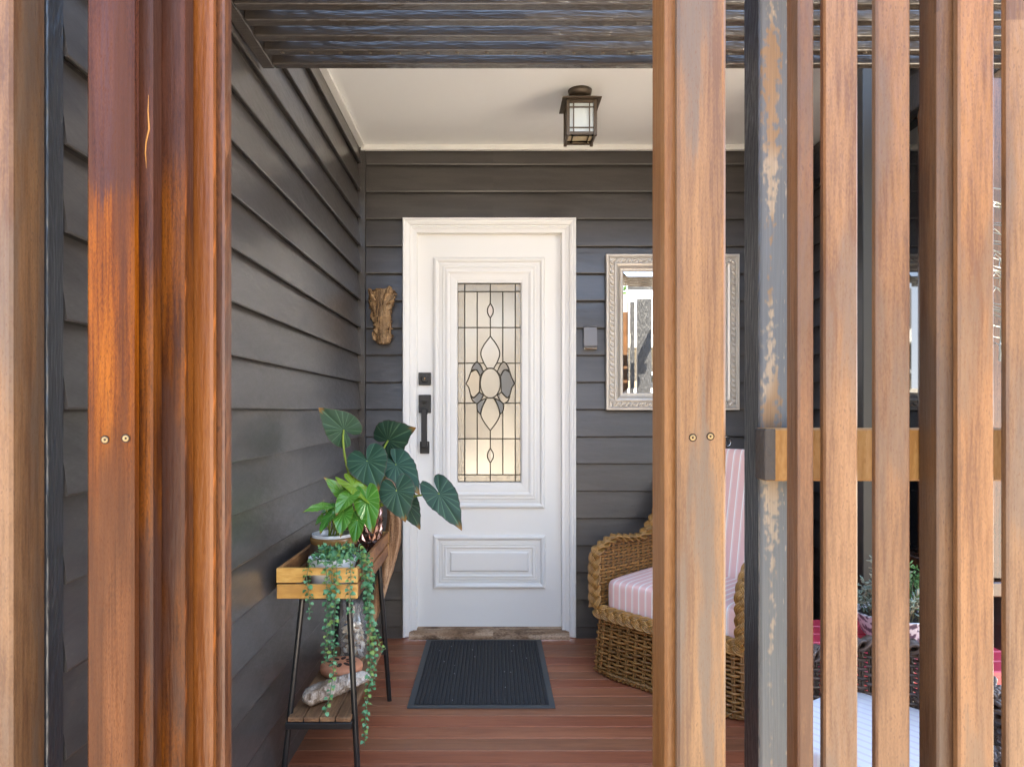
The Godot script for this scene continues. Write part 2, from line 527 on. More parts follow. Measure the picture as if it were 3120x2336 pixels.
# one timber's own material: shared textures, its own place in them, its own gloss
func timber(kind: String, k: int, rough: float, tint := Color.WHITE) -> StandardMaterial3D:
	var wide: float = {"red": 0.15, "red1": 0.0705, "tan": 0.2, "tanb": 0.0815, "brown": 0.25, "gold": 0.25, "pine": 0.3, "teak": 0.25, "peel": 0.055}[kind]
	var long: float = {"red": 2.35, "red1": 2.35, "tan": 2.35, "tanb": 2.35, "brown": 3.0, "gold": 3.0, "pine": 1.0, "teak": 1.0, "peel": 3.0}[kind]
	var o := {"tex": tex[kind], "scale": Vector3(1 / wide, 1 / long, 1 / wide), "offset": Vector3(fmod(k * 0.37, 0.6), fmod(k * 0.23, 0.1), fmod(k * 0.29, 0.55)), "spec": 0.24 if kind.begins_with("red") else 0.38, "normal": tex.grain_n, "nscale": 0.25}
	if kind in ["peel", "red1", "tanb"]:
		o.offset = Vector3.ZERO
		o.nscale = 0.5 if kind == "peel" else 0.15
	return mat("%s_timber_%d" % [kind, k], tint, rough, o)

# ------------------------------------------------------------------ the place
func _ready() -> void:
	rng.seed = 20
	set_view()
	make_materials()
	make_ground()
	make_walls()
	make_ceiling_and_roof()
	make_deck()
	make_pergola()
	make_door()
	make_screens()
	make_window_side()
	make_mirror_and_fittings()
	make_lantern()
	make_mat()
	make_plant_stand()
	make_stand_plants()
	make_armchair()
	make_terrace_set()
	make_street()

func set_view() -> void:
	var cam := Camera3D.new()
	cam.name = "camera"
	add_child(cam)
	var lens := CameraAttributesPhysical.new()
	lens.frustum_focal_length = 24.0
	lens.exposure_aperture = 14.0
	lens.frustum_focus_distance = 2.6
	cam.attributes = lens
	cam.near = 0.05
	cam.far = 400.0
	cam.projection = Camera3D.PROJECTION_FRUSTUM
	cam.size = 1.104 * 0.05
	cam.frustum_offset = Vector2(0.0273, 0.038) * 0.05
	cam.position = Vector3(0, 1.197, 0)
	cam.current = true
	var sky_mat := ProceduralSkyMaterial.new()
	sky_mat.sky_top_color = Color(0.50, 0.61, 0.76)
	sky_mat.sky_horizon_color = Color(0.86, 0.87, 0.89)
	sky_mat.sky_curve = 0.2
	sky_mat.sky_energy_multiplier = 0.95
	sky_mat.ground_bottom_color = Color(0.45, 0.42, 0.38)
	sky_mat.ground_horizon_color = Color(0.6, 0.58, 0.54)
	sky_mat.sun_angle_max = 2.0
	var env := Environment.new()
	env.background_mode = Environment.BG_SKY
	env.sky = Sky.new()
	env.sky.sky_material = sky_mat
	env.tonemap_mode = Environment.TONE_MAPPER_LINEAR
	env.tonemap_exposure = 11.2
	env.sdfgi_enabled = true
	env.ssao_enabled = true
	env.ssil_enabled = true
	var we := WorldEnvironment.new()
	we.name = "environment"
	we.environment = env
	add_child(we)
	var sun := DirectionalLight3D.new()
	sun.name = "sun"
	sun.light_energy = 1.6
	sun.light_color = Color(1.0, 0.93, 0.82)
	sun.light_angular_distance = 0.5
	sun.shadow_enabled = true
	add_child(sun)
	sun.look_at_from_position(Vector3(3.5, 7.4, -4.4), Vector3(0, 0, 0))

func make_ground() -> void:
	var m := MB.new()
	m.quad(Vector3(-80, -0.32, -80), Vector3(80, -0.32, -80), Vector3(80, -0.32, 80), Vector3(-80, -0.32, 80), Vector3.UP)
	structure(obj("ground", m, mat("ground", Color.WHITE, 0.9, {"tex": tex.conc, "scale": Vector3(0.8, 0.8, 0.8), "world": true}), self))
	m = MB.new()
	m.box(Vector3(-1.3, -0.32, -0.86), Vector3(1.7, -0.16, -0.45), 0.01)
	structure(obj("step", m, mats.ground, self))

# one weatherboard: a wedge, thick at the lower edge; runs from a to b along dir, face towards out
func weatherboard(parent: Node, a: Vector3, along: Vector3, length: float, out: Vector3, top_cut := BOARD) -> void:
	var m := MB.new()
	var w := 0.0012 * rng.randf_range(-1, 1)
	var full := minf(BOARD + 0.012, top_cut)
	var back := lerpf(0.0, -0.021, full / (BOARD + 0.012))
	var poly := PackedVector2Array([Vector2(-0.040, 0.011), Vector2(-0.019, 0.010), Vector2(-0.004 + w, 0.0), Vector2(-0.001 + w, 0.0008), Vector2(w, 0.004), Vector2(back, full), Vector2(-0.040, full)])
	# slightly uneven run: three stretches
	var cuts := [0.0, length * rng.randf_range(0.25, 0.4), length * rng.randf_range(0.6, 0.75), length]
	var offs := [rng.randf_range(-0.0012, 0.0012), rng.randf_range(-0.0012, 0.0012), rng.randf_range(-0.0012, 0.0012), rng.randf_range(-0.0012, 0.0012)]
	for k in poly.size():
		var p := poly[k]
		var q := poly[(k + 1) % poly.size()]
		var nrm := out * (p.y - q.y) * -1.0 + Vector3.UP * (p.x - q.x)
		for s in 3:
			var p0: Vector3 = a + along * cuts[s] + Vector3(0, offs[s], 0)
			var p1: Vector3 = a + along * cuts[s + 1] + Vector3(0, offs[s + 1], 0)
			m.quad(p0 + out * p.x + Vector3(0, p.y, 0), p0 + out * q.x + Vector3(0, q.y, 0), p1 + out * q.x + Vector3(0, q.y, 0), p1 + out * p.x + Vector3(0, p.y, 0), nrm)
	for e in [0, 3]:
		var o: Vector3 = a + along * cuts[e] + Vector3(0, offs[e], 0)
		var ids := Geometry2D.triangulate_polygon(poly)
		var f := along * (-1.0 if e == 0 else 1.0)
		for k in range(0, ids.size(), 3):
			m.tri(o + out * poly[ids[k]].x + Vector3(0, poly[ids[k]].y, 0), o + out * poly[ids[k + 1]].x + Vector3(0, poly[ids[k + 1]].y, 0), o + out * poly[ids[k + 2]].x + Vector3(0, poly[ids[k + 2]].y, 0), f, f, f)
	obj("weatherboard", m, mats.siding, parent)

func make_walls() -> void:
	# side wall, runs along z from the screen to the door wall
	var s := thing("side_wall", "charcoal painted weatherboard side wall behind the wooden plant stand", "wall")
	var m := MB.new()
	m.box(Vector3(SIDE_WALL - 0.2, -0.32, DOOR_WALL - 0.3), Vector3(SIDE_WALL - 0.024, 2.95, -1.125))
	obj("wall_core", m, mats.siding_base, s)
	for k in range(-1, 20):
		var y := 0.057 + BOARD * k
		if k == -1:
			weatherboard(s, Vector3(SIDE_WALL, -0.02, DOOR_WALL - 0.01), Vector3(0, 0, 1), 2.525, Vector3(1, 0, 0), 0.08)
		else:
			weatherboard(s, Vector3(SIDE_WALL, y, DOOR_WALL - 0.01), Vector3(0, 0, 1), 2.525, Vector3(1, 0, 0))
	# the wing's street front, to the left of the screen
	var f := thing("wing_front_wall", "charcoal weatherboard front wall beside the reddish batten screen", "wall")
	m = MB.new()
	m.box(Vector3(-3.6, -0.32, -1.3), Vector3(SIDE_WALL - 0.21, 2.95, -1.06))
	obj("wall_core", m, mats.siding_base, f)
	for k in range(-2, 20):
		weatherboard(f, Vector3(-3.6, 0.057 + BOARD * k, -1.035), Vector3(1, 0, 0), 3.6 - 0.77, Vector3(0, 0, 1))
	# door wall
	var d := thing("door_wall", "charcoal weatherboard wall around the white front door", "wall")
	m = MB.new()
	m.box(Vector3(SIDE_WALL - 0.024, -0.32, DOOR_WALL - 0.2), Vector3(-0.46, 2.75, DOOR_WALL - 0.03))
	m.box(Vector3(0.42, -0.32, DOOR_WALL - 0.2), Vector3(RIGHT_WALL + 0.024, 2.75, DOOR_WALL - 0.03))
	m.box(Vector3(-0.459, 2.16, DOOR_WALL - 0.2), Vector3(0.419, 2.75, DOOR_WALL - 0.03))
	obj("wall_core", m, mats.siding_base, d)
	for k in range(-1, 18):
		var y := 0.057 + BOARD * k
		var cut := BOARD if k < 17 else 0.095
		var y0 := y if k >= 0 else -0.02
		if k == -1:
			cut = 0.08
		if y0 < 2.19:
			weatherboard(d, Vector3(SIDE_WALL + 0.022, y0, DOOR_WALL), Vector3(1, 0, 0), 0.19, Vector3(0, 0, 1), cut)
			weatherboard(d, Vector3(0.436, y0, DOOR_WALL), Vector3(1, 0, 0), RIGHT_WALL - 0.44, Vector3(0, 0, 1), cut)
		else:
			weatherboard(d, Vector3(SIDE_WALL + 0.022, y0, DOOR_WALL), Vector3(1, 0, 0), RIGHT_WALL - SIDE_WALL - 0.026, Vector3(0, 0, 1), cut)
	m = MB.new()
	m.box(Vector3(SIDE_WALL - 0.02, 0.0, DOOR_WALL - 0.02), Vector3(SIDE_WALL + 0.02, CEIL - 0.002, DOOR_WALL + 0.006), 0.003)
	obj("corner_bead", m, mats.siding, d)

func make_ceiling_and_roof() -> void:
	var c := thing("porch_ceiling", "", "")
	structure(c)
	c.remove_meta("label")
	c.remove_meta("category")
	var m := MB.new()
	m.box(Vector3(SIDE_WALL - 0.02, CEIL, DOOR_WALL - 0.1), Vector3(RIGHT_WALL + 0.02, CEIL + 0.02, -2.62))
	obj("ceiling_sheet", m, mats.ceiling, c)
	m = MB.new()
	var cove := PackedVector2Array([Vector2(0, 0), Vector2(0.012, 0), Vector2(0.016, -0.008), Vector2(0.022, -0.022), Vector2(0.022, -0.03), Vector2(0, -0.03)])
	m.prism(cove, Vector3(SIDE_WALL, CEIL - 0.0015, DOOR_WALL), Vector3(0, 0, 1), Vector3(0, 1, 0), Vector3(1, 0, 0), RIGHT_WALL - SIDE_WALL)
	obj("cornice", m, mats.white_trim, c)
	m = MB.new()
	m.prism(PackedVector2Array([Vector2(0, 0), Vector2(0.03, 0), Vector2(0.03, -0.014), Vector2(0, -0.014)]), Vector3(SIDE_WALL - 0.01, CEIL - 0.0015, -2.62), Vector3(1, 0, 0), Vector3(0, 1, 0), Vector3(0, 0, -1), 1.01)
	obj("cornice", m, mats.white_trim, c)
	m = MB.new()
	m.box(Vector3(SIDE_WALL, CEIL - 0.04, -2.619), Vector3(RIGHT_WALL, CEIL + 0.2, -2.58), 0.004)
	obj("fascia", m, mats.white_trim, c)
	var r := thing("house_roof", "grey metal roof over the porch and house", "roof")  # unseen roof mass, put in for the shade it throws
	m = MB.new()
	m.prism(PackedVector2Array([Vector2(-2.56, 2.79), Vector2(-2.56, 2.85), Vector2(-4.0, 3.1), Vector2(-4.0, 2.79)]), Vector3(-3.6, 0, 0), Vector3(0, 0, 1), Vector3(0, 1, 0), Vector3(1, 0, 0), 5.55)
	obj("porch_roof", m, mat("roof", lin(0.12, 0.12, 0.125), 0.5), r)
	var up := thing("upper_storey", "charcoal weatherboard upper storey above the porch roof", "house")  # out of view; added so its bulk keeps the sun off porch and screen
	m = MB.new()
	m.box(Vector3(-3.6, 2.76, -9.0), Vector3(1.87, 7.0, -4.01))
	obj("wall", m, mats.siding, up)
	m = MB.new()
	m.prism(PackedVector2Array([Vector2(-3.7, 7.0), Vector2(-9.4, 7.0), Vector2(-6.5, 8.6)]), Vector3(-4.0, 0, 0), Vector3(0, 0, 1), Vector3(0, 1, 0), Vector3(1, 0, 0), 6.1)
	obj("roof", m, mats.roof, up)

func make_deck() -> void:
	var d := Node3D.new()
	d.name = "deck"
	add_child(d)
	structure(d)
	var x0 := SIDE_WALL - 0.02
	var x1 := RIGHT_WALL + 0.02
	var w := 0.0925
	var variants := []
	for k in 4:
		var m := MB.new()
		m.box(Vector3(0, -0.022, -w + 0.004), Vector3(x1 - x0, 0, 0), 0.0025)
		variants.append(m.mesh())
	for i in 31:
		var z := -0.87 - w * i
		var mm := mat("deck_%d" % (i % 7), Color.from_hsv(0.03, 0.06 * (i % 3), 0.93 + 0.07 * ((i * 5) % 7) / 6.0), 0.48, {"spec": 0.35, "tex": tex.deck, "scale": Vector3(0.3, 6.0, 4.0), "offset": Vector3(0.13 * i, 0, 0.19 * (i % 7)), "normal": tex.grain_n, "nscale": 0.12})
		obj("deck_board", variants[i % 4], mm, d, Vector3(x0, rng.randf_range(-0.0006, 0.0006), z))
	var m2 := MB.new()
	m2.box(Vector3(x0, -0.3, DOOR_WALL), Vector3(x1, -0.026, -0.9))
	obj("deck_frame", m2, mat("deck_frame", lin(0.02, 0.012, 0.01), 0.9), d)

func make_pergola() -> void:
	var p := thing("batten_awning", "row of dark brown battens overhead running out from the ceiling edge", "awning")
	var y := 2.2135
	var m := MB.new()
	m.box(Vector3(0, 0, -0.030), Vector3(RIGHT_WALL + 0.65, 0.055, 0), 0.0025)
	var bm := m.mesh()
	var z := -2.041
	var k := 0
	while z < -1.45:
		var b := obj("batten", bm, mats.pergola, p, Vector3(-0.65, y + rng.randf_range(-0.001, 0.001), z))
		if k == 1:
			var sm := MB.new()
			sm.lathe([Vector2(0.0055, 0.0), Vector2(0.0055, -0.001), Vector2(0.003, -0.002), Vector2(0.0, -0.0015)], Vector3.ZERO, 10)
			var smm := sm.mesh()
			for q in 24:
				obj("screw", smm, mats.screw_dark, b, Vector3(0.05 + q * 0.083, -0.0002, -0.015 + rng.randf_range(-0.002, 0.002)))
		z += 0.0775 - (0.001 * k)
		k += 1
	m = MB.new()
	m.box(Vector3(SIDE_WALL + 0.001, y + 0.002, -2.075), Vector3(-0.651, y + 0.12, -1.4), 0.003)
	obj("ledger", m, mats.pergola, p)
	m = MB.new()  # hidden beam added to cut the sky light reaching the door top
	m.box(Vector3(-0.65, y + 0.045, -2.115), Vector3(RIGHT_WALL, y + 0.24, -2.076), 0.003)
	obj("rear_beam", m, mats.pergola, p)
	for x in [-0.65, 1.6]:
		m = MB.new()
		m.box(Vector3(x, y + 0.057, -2.08 if x < 0 else -2.25), Vector3(x + 0.05, y + 0.15, -1.4), 0.003)
		obj("rafter", m, mats.pergola, p)

# ------------------------------------------------------------------ door
func make_door() -> void:
	var D := thing("front_door", "white panelled front door with leaded glass in a white frame", "door")
	# architrave
	var m := MB.new()
	var zf := DOOR_WALL
	m.ring(-0.472, 0.012, 0.433, 2.199, [Vector2(0.0, zf - 0.03), Vector2(0.0, zf + 0.022), Vector2(0.003, zf + 0.026), Vector2(0.010, zf + 0.026), Vector2(0.013, zf + 0.020), Vector2(0.020, zf + 0.019), Vector2(0.032, zf + 0.013), Vector2(0.036, zf + 0.007), Vector2(0.036, zf + 0.003), Vector2(0.042, zf + 0.003), Vector2(0.043, zf - 0.002), Vector2(0.050, zf - 0.003), Vector2(0.051, zf - 0.008), Vector2(0.070, zf - 0.010), Vector2(0.070, zf - 0.048), Vector2(0.072, zf - 0.049), Vector2(0.073, zf - 0.10)], true)
	obj("door_frame", m, mats.door_paint, D)
	# leaf: flat with a hole for the glass and moulded panels laid on
	var zl := -3.69
	var leaf := part_node("door_leaf", D)
	m = MB.new()
	var g0 := Vector2(-0.190, 0.812)
	var g1 := Vector2(0.161, 1.872)
	m.box(Vector3(-0.410, 0.046, zl - 0.04), Vector3(g0.x, 2.135, zl))
	m.box(Vector3(g1.x, 0.046, zl - 0.04), Vector3(0.372, 2.135, zl))
	m.box(Vector3(g0.x, 0.046, zl - 0.04), Vector3(g1.x, g0.y, zl))
	m.box(Vector3(g0.x, g1.y, zl - 0.04), Vector3(g1.x, 2.135, zl))
	obj("leaf_board", m, mats.door_paint, leaf)
	m = MB.new()
	m.ring(-0.317, 0.675, 0.275, 2.006, [Vector2(0, zl), Vector2(0.001, zl + 0.010), Vector2(0.006, zl + 0.015), Vector2(0.014, zl + 0.017), Vector2(0.021, zl + 0.014), Vector2(0.026, zl + 0.008), Vector2(0.027, zl + 0.004), Vector2(0.040, zl + 0.006), Vector2(0.041, zl + 0.001), Vector2(0.050, zl + 0.003), Vector2(0.051, zl + 0.009), Vector2(0.057, zl + 0.009), Vector2(0.058, zl + 0.004), Vector2(0.064, zl + 0.004), Vector2(0.065, zl + 0.010), Vector2(0.075, zl + 0.012), Vector2(0.084, zl + 0.009), Vector2(0.085, zl + 0.003), Vector2(0.094, zl + 0.0025), Vector2(0.0945, zl + 0.006), Vector2(0.120, zl + 0.003), Vector2(0.126, zl - 0.002), Vector2(0.129, zl - 0.014)])
	obj("glazing_moulding", m, mats.door_paint, leaf)
	m = MB.new()
	m.ring(-0.317, 0.250, 0.278, 0.533, [Vector2(0, zl), Vector2(0.001, zl + 0.010), Vector2(0.006, zl + 0.015), Vector2(0.014, zl + 0.017), Vector2(0.021, zl + 0.014), Vector2(0.026, zl + 0.008), Vector2(0.027, zl + 0.004), Vector2(0.039, zl + 0.006), Vector2(0.040, zl + 0.001), Vector2(0.047, zl + 0.002), Vector2(0.048, zl + 0.007), Vector2(0.053, zl + 0.007), Vector2(0.054, zl + 0.003), Vector2(0.059, zl + 0.003), Vector2(0.060, zl + 0.008), Vector2(0.066, zl + 0.009), Vector2(0.071, zl + 0.006), Vector2(0.072, zl + 0.001), Vector2(0.088, zl + 0.002), Vector2(0.094, zl + 0.008), Vector2(0.098, zl + 0.009)])
	m.quad(Vector3(-0.219, 0.348, zl + 0.009), Vector3(0.180, 0.348, zl + 0.009), Vector3(0.180, 0.435, zl + 0.009), Vector3(-0.219, 0.435, zl + 0.009), Vector3(0, 0, 1))
	obj("lower_panel", m, mats.door_paint, leaf)
	make_leaded_glass(D, g0, g1, zl - 0.016)
	# lock and pull handle
	var lock := part_node("deadlock", D, Vector3(-0.362, 1.361, zl))
	m = MB.new()
	m.box(Vector3(-0.033, -0.034, 0.0005), Vector3(0.033, 0.034, 0.010), 0.0025)
	obj("rose", m, mats.hardware, lock)
	var cyl := MB.new()
	cyl.lathe([Vector2(0.0, 0.008), Vector2(0.015, 0.008), Vector2(0.015, 0.008), Vector2(0.016, 0.002), Vector2(0.024, 0.0015), Vector2(0.024, 0.0015), Vector2(0.025, -0.002)].map(func(p): return Vector2(p.x, -p.y)), Vector3.ZERO, 28)
	var ring := obj("cylinder", cyl, mats.hardware, lock, Vector3(0, 0, 0.0105))
	ring.rotation.x = -PI / 2
	m = MB.new()
	m.box(Vector3(-0.0015, -0.005, 0.018), Vector3(0.0015, 0.005, 0.0195))
	m.blob(Vector3(0, 0.004, 0.0185), Vector3(0.003, 0.003, 0.0015))
	obj("keyhole", m, mats.brass, lock)
	var hnd := part_node("pull_handle", D, Vector3(-0.362, 0, zl))
	m = MB.new()
	m.box(Vector3(-0.033, 1.180, 0.0005), Vector3(0.033, 1.277, 0.010), 0.0025)
	m.box(Vector3(-0.026, 0.965, 0.0005), Vector3(0.024, 1.030, 0.010), 0.0025)
	obj("plate", m, mats.hardware, hnd)
	m = MB.new()
	m.box(Vector3(-0.015, 1.001, 0.045), Vector3(0.016, 1.200, 0.056), 0.003)
	m.box(Vector3(-0.015, 1.172, 0.0102), Vector3(0.016, 1.200, 0.0448), 0.003)
	m.box(Vector3(-0.015, 1.001, 0.0102), Vector3(0.016, 1.026, 0.0448), 0.003)
	obj("grip", m, mats.hardware, hnd)
	m = MB.new()
	m.box(Vector3(-0.014, 1.236, 0.0102), Vector3(0.014, 1.242, 0.022), 0.002)
	m.box(Vector3(-0.005, 1.222, 0.0102), Vector3(0.005, 1.235, 0.016), 0.002)
	obj("thumb_latch", m, mats.hardware, hnd)
	# worn timber threshold with a ragged front lip
	m = MB.new()
	var rows := []
	var nz := noise(301, 9.0, 3)
	var prof := [Vector2(-3.72, 0.045), Vector2(-3.66, 0.042), Vector2(-3.628, 0.036), Vector2(-3.622, 0.031), Vector2(-3.615, 0.028), Vector2(-3.607, 0.024), Vector2(-3.606, 0.013), Vector2(-3.609, 0.001)]
	for k in prof.size():
		var row := PackedVector3Array()
		for i in 121:
			var x := lerpf(-0.438, 0.399, i / 120.0)
			var r := nz.get_noise_2d(x * 6.0, k * 0.4) * (0.004 if k > 3 else 0.0008)
			row.push_back(Vector3(x, maxf(0.001, prof[k].y + r * 0.6), prof[k].x + r))
		rows.append(row)
	m.surf(rows, false, Vector3(0, -0.2, -3.7))
	obj("threshold", m, mat("threshold", lin(0.9, 0.72, 0.56), 0.8, {"tex": tex.drift, "scale": Vector3(1.2, 9, 9), "normal": tex.paint_n, "nscale": 1.0}), D)

func make_leaded_glass(D: Node, g0: Vector2, g1: Vector2, z: float) -> void:
	var part := part_node("glass_light", D)
	var size := g1 - g0
	var P := func(x: float, y: float) -> Vector2: return Vector2(g0.x + x * size.x, g1.y - y * size.y)
	var bez := func(pts: Array) -> PackedVector2Array:   # smooth closed outline through points (x,y shares); repeats stay sharp
		var out := PackedVector2Array()
		var nn := pts.size()
		for i in nn:
			var p0: Vector2 = pts[(i - 1 + nn) % nn]
			var p1: Vector2 = pts[i]
			var p2: Vector2 = pts[(i + 1) % nn]
			var p3: Vector2 = pts[(i + 2) % nn]
			if p1.is_equal_approx(p2):
				continue
			if p0.is_equal_approx(p1): p0 = p1 - (p2 - p1)
			if p3.is_equal_approx(p2): p3 = p2 + (p2 - p1)
			for k in 6:
				out.push_back(p1.cubic_interpolate(p2, p0, p3, k / 6.0))
		var res := PackedVector2Array()
		for q in out:
			res.push_back(P.call(q.x, q.y))
		return res
	var mir := func(pts: Array) -> Array:
		var o := []
		for q in pts: o.append(Vector2(1.0 - q.x, q.y))
		return o
	var motif := []
	motif.append(bez.call([Vector2(0.5, 0.266), Vector2(0.5, 0.266), Vector2(0.60, 0.312), Vector2(0.645, 0.352), Vector2(0.61, 0.392), Vector2(0.552, 0.428), Vector2(0.552, 0.428), Vector2(0.448, 0.428), Vector2(0.448, 0.428), Vector2(0.39, 0.392), Vector2(0.355, 0.352), Vector2(0.40, 0.312)]))
	motif.append(bez.call([Vector2(0.5, 0.741), Vector2(0.5, 0.741), Vector2(0.60, 0.695), Vector2(0.645, 0.657), Vector2(0.61, 0.615), Vector2(0.552, 0.577), Vector2(0.552, 0.577), Vector2(0.448, 0.577), Vector2(0.448, 0.577), Vector2(0.39, 0.615), Vector2(0.355, 0.657), Vector2(0.40, 0.695)]))
	var oval := []
	for k in 12:
		oval.append(Vector2(0.5 + 0.152 * cos(TAU * k / 12), 0.5025 + 0.0755 * sin(TAU * k / 12)))
	motif.append(bez.call(oval))
	for yy in [0.138, 0.867]:
		motif.append(bez.call([Vector2(0.5, yy - 0.037), Vector2(0.5, yy - 0.037), Vector2(0.54, yy - 0.012), Vector2(0.54, yy + 0.012), Vector2(0.5, yy + 0.037), Vector2(0.5, yy + 0.037), Vector2(0.46, yy + 0.012), Vector2(0.46, yy - 0.012)]))
	var petals := [
		[Vector2(0.395, 0.445), Vector2(0.395, 0.445), Vector2(0.35, 0.412), Vector2(0.29, 0.396), Vector2(0.23, 0.42), Vector2(0.205, 0.447), Vector2(0.205, 0.447), Vector2(0.29, 0.436), Vector2(0.345, 0.466), Vector2(0.345, 0.466)],
		[Vector2(0.345, 0.468), Vector2(0.345, 0.468), Vector2(0.29, 0.438), Vector2(0.215, 0.440), Vector2(0.17, 0.478), Vector2(0.13, 0.505), Vector2(0.13, 0.505), Vector2(0.175, 0.528), Vector2(0.20, 0.560), Vector2(0.25, 0.573), Vector2(0.335, 0.545), Vector2(0.335, 0.545), Vector2(0.338, 0.505)],
		[Vector2(0.335, 0.548), Vector2(0.335, 0.548), Vector2(0.25, 0.576), Vector2(0.20, 0.566), Vector2(0.20, 0.566), Vector2(0.235, 0.592), Vector2(0.295, 0.606), Vector2(0.295, 0.606), Vector2(0.35, 0.59), Vector2(0.395, 0.563), Vector2(0.395, 0.563)],
		[Vector2(0.295, 0.608), Vector2(0.295, 0.608), Vector2(0.35, 0.592), Vector2(0.435, 0.578), Vector2(0.435, 0.578), Vector2(0.385, 0.617), Vector2(0.352, 0.66), Vector2(0.352, 0.66), Vector2(0.305, 0.64)],
	]
	for q in petals:
		motif.append(bez.call(q))
		motif.append(bez.call(mir.call(q)))
	var cells := []
	var ys := [0.0, 0.042, 0.2226, 0.402, 0.603, 0.782, 0.963, 1.0]
	for r in ys.size() - 1:
		var xs := [0.0, 0.111, 0.5, 0.88, 1.0] if r == 0 or r == 6 else [0.0, 0.111, 0.30, 0.5, 0.69, 0.88, 1.0]
		for k in xs.size() - 1:
			var polys := [PackedVector2Array([P.call(xs[k], ys[r]), P.call(xs[k + 1], ys[r]), P.call(xs[k + 1], ys[r + 1]), P.call(xs[k], ys[r + 1])])]
			for mo in motif:
				var nxt := []
				for pl in polys:
					for res in Geometry2D.clip_polygons(pl, mo):
						if not Geometry2D.is_polygon_clockwise(res) or Geometry2D.clip_polygons(pl, mo).size() == 1:
							nxt.append(res)
				polys = nxt
			for pl in polys:
				cells.append([pl, "glass_ripple" if k == 0 or k == xs.size() - 2 or r == 0 or r == 6 else "glass_obscure"])
	for mo in motif:
		cells.append([mo, "glass_bevel" if motif.find(mo) > 4 or motif.find(mo) in [3, 4] else "glass_obscure"])
	for cell in cells:
		var m := MB.new()
		var ids := Geometry2D.triangulate_polygon(cell[0])
		if ids.is_empty():
			continue
		var tilt := Vector3(rng.randf_range(-0.018, 0.018), rng.randf_range(-0.018, 0.018), 1).normalized()
		for k in range(0, ids.size(), 3):
			var a := Vector3(cell[0][ids[k]].x, cell[0][ids[k]].y, z)
			var b := Vector3(cell[0][ids[k + 1]].x, cell[0][ids[k + 1]].y, z)
			var d := Vector3(cell[0][ids[k + 2]].x, cell[0][ids[k + 2]].y, z)
			m.tri(a, b, d, tilt, tilt, tilt)
			var back := Vector3(0, 0, -0.004)
			m.tri(a + back, b + back, d + back, -tilt, -tilt, -tilt)
		obj("pane", m, mats[cell[1]], part)
	# lead cames
	var lead := MB.new()
	var line := func(pts: PackedVector2Array, r: float) -> void:
		var p3 := PackedVector3Array()
		for q in pts: p3.push_back(Vector3(q.x, q.y, z + 0.001))
		lead.tube(p3, PackedFloat32Array([r]), 6)
	for mo in motif:
		var closed: PackedVector2Array = mo.duplicate()
		closed.push_back(mo[0])
		line.call(closed, 0.0034)
	var straight := []
	for x in [0.111, 0.88]: straight.append([P.call(x, 0.0), P.call(x, 1.0)])
	straight.append([P.call(0.5, 0.0), P.call(0.5, 1.0)])
	for x in [0.30, 0.69]: straight.append([P.call(x, 0.042), P.call(x, 0.963)])
	for y in [0.042, 0.2226, 0.402, 0.603, 0.782, 0.963]: straight.append([P.call(0.0, y), P.call(1.0, y)])
	for s in straight:
		var runs := [PackedVector2Array(s)]
		for mo in motif:
			var nxt := []
			for ru in runs:
				nxt.append_array(Geometry2D.clip_polyline_with_polygon(ru, mo))
			runs = nxt
		for ru in runs:
			line.call(ru, 0.0033)
	for e in [[P.call(0.004, 0.0), P.call(0.004, 1.0)], [P.call(0.996, 0.0), P.call(0.996, 1.0)], [P.call(0, 0.002), P.call(1, 0.002)], [P.call(0, 0.998), P.call(1, 0.998)]]:
		line.call(PackedVector2Array(e), 0.003)
	obj("lead_came", lead, mats.lead, part)

# ------------------------------------------------------------------ batten screens
func timber_piece(called: String, parent: Node, x0: float, x1: float, front: float, thick: float, y0: float, y1: float, material: Material, bev := 0.003) -> MeshInstance3D:
	var m := MB.new()
	m.box(Vector3(0, 0, -thick), Vector3(x1 - x0, y1 - y0, 0), bev)
	return obj(called, m, material, parent, Vector3(x0, y0, -front))

func screw_pair(b: Node, w: float, y: float, gap: float) -> void:
	for s in [-0.5, 0.5]:
		var m := MB.new()
		m.col = Color(0.22, 0.16, 0.08)
		m.lathe([Vector2(0.0046, -0.001), Vector2(0.0046, 0.0010), Vector2(0.0040, 0.0014), Vector2(0.0022, 0.0014), Vector2(0.0022, 0.0014), Vector2(0.0016, 0.0003), Vector2(0.0, 0.0002)], Vector3.ZERO, 16)
		m.col = Color(0.02, 0.012, 0.008)
		m.lathe([Vector2(0.0, 0.0003), Vector2(0.0064, 0.0003)].map(func(p): return Vector2(0.0064 - p.x, p.y)), Vector3.ZERO, 16)
		var o := obj("screw", m, mats.screw, b, Vector3(w + s * gap, y + s * 0.002, 0.0004))
		o.rotation.x = PI / 2

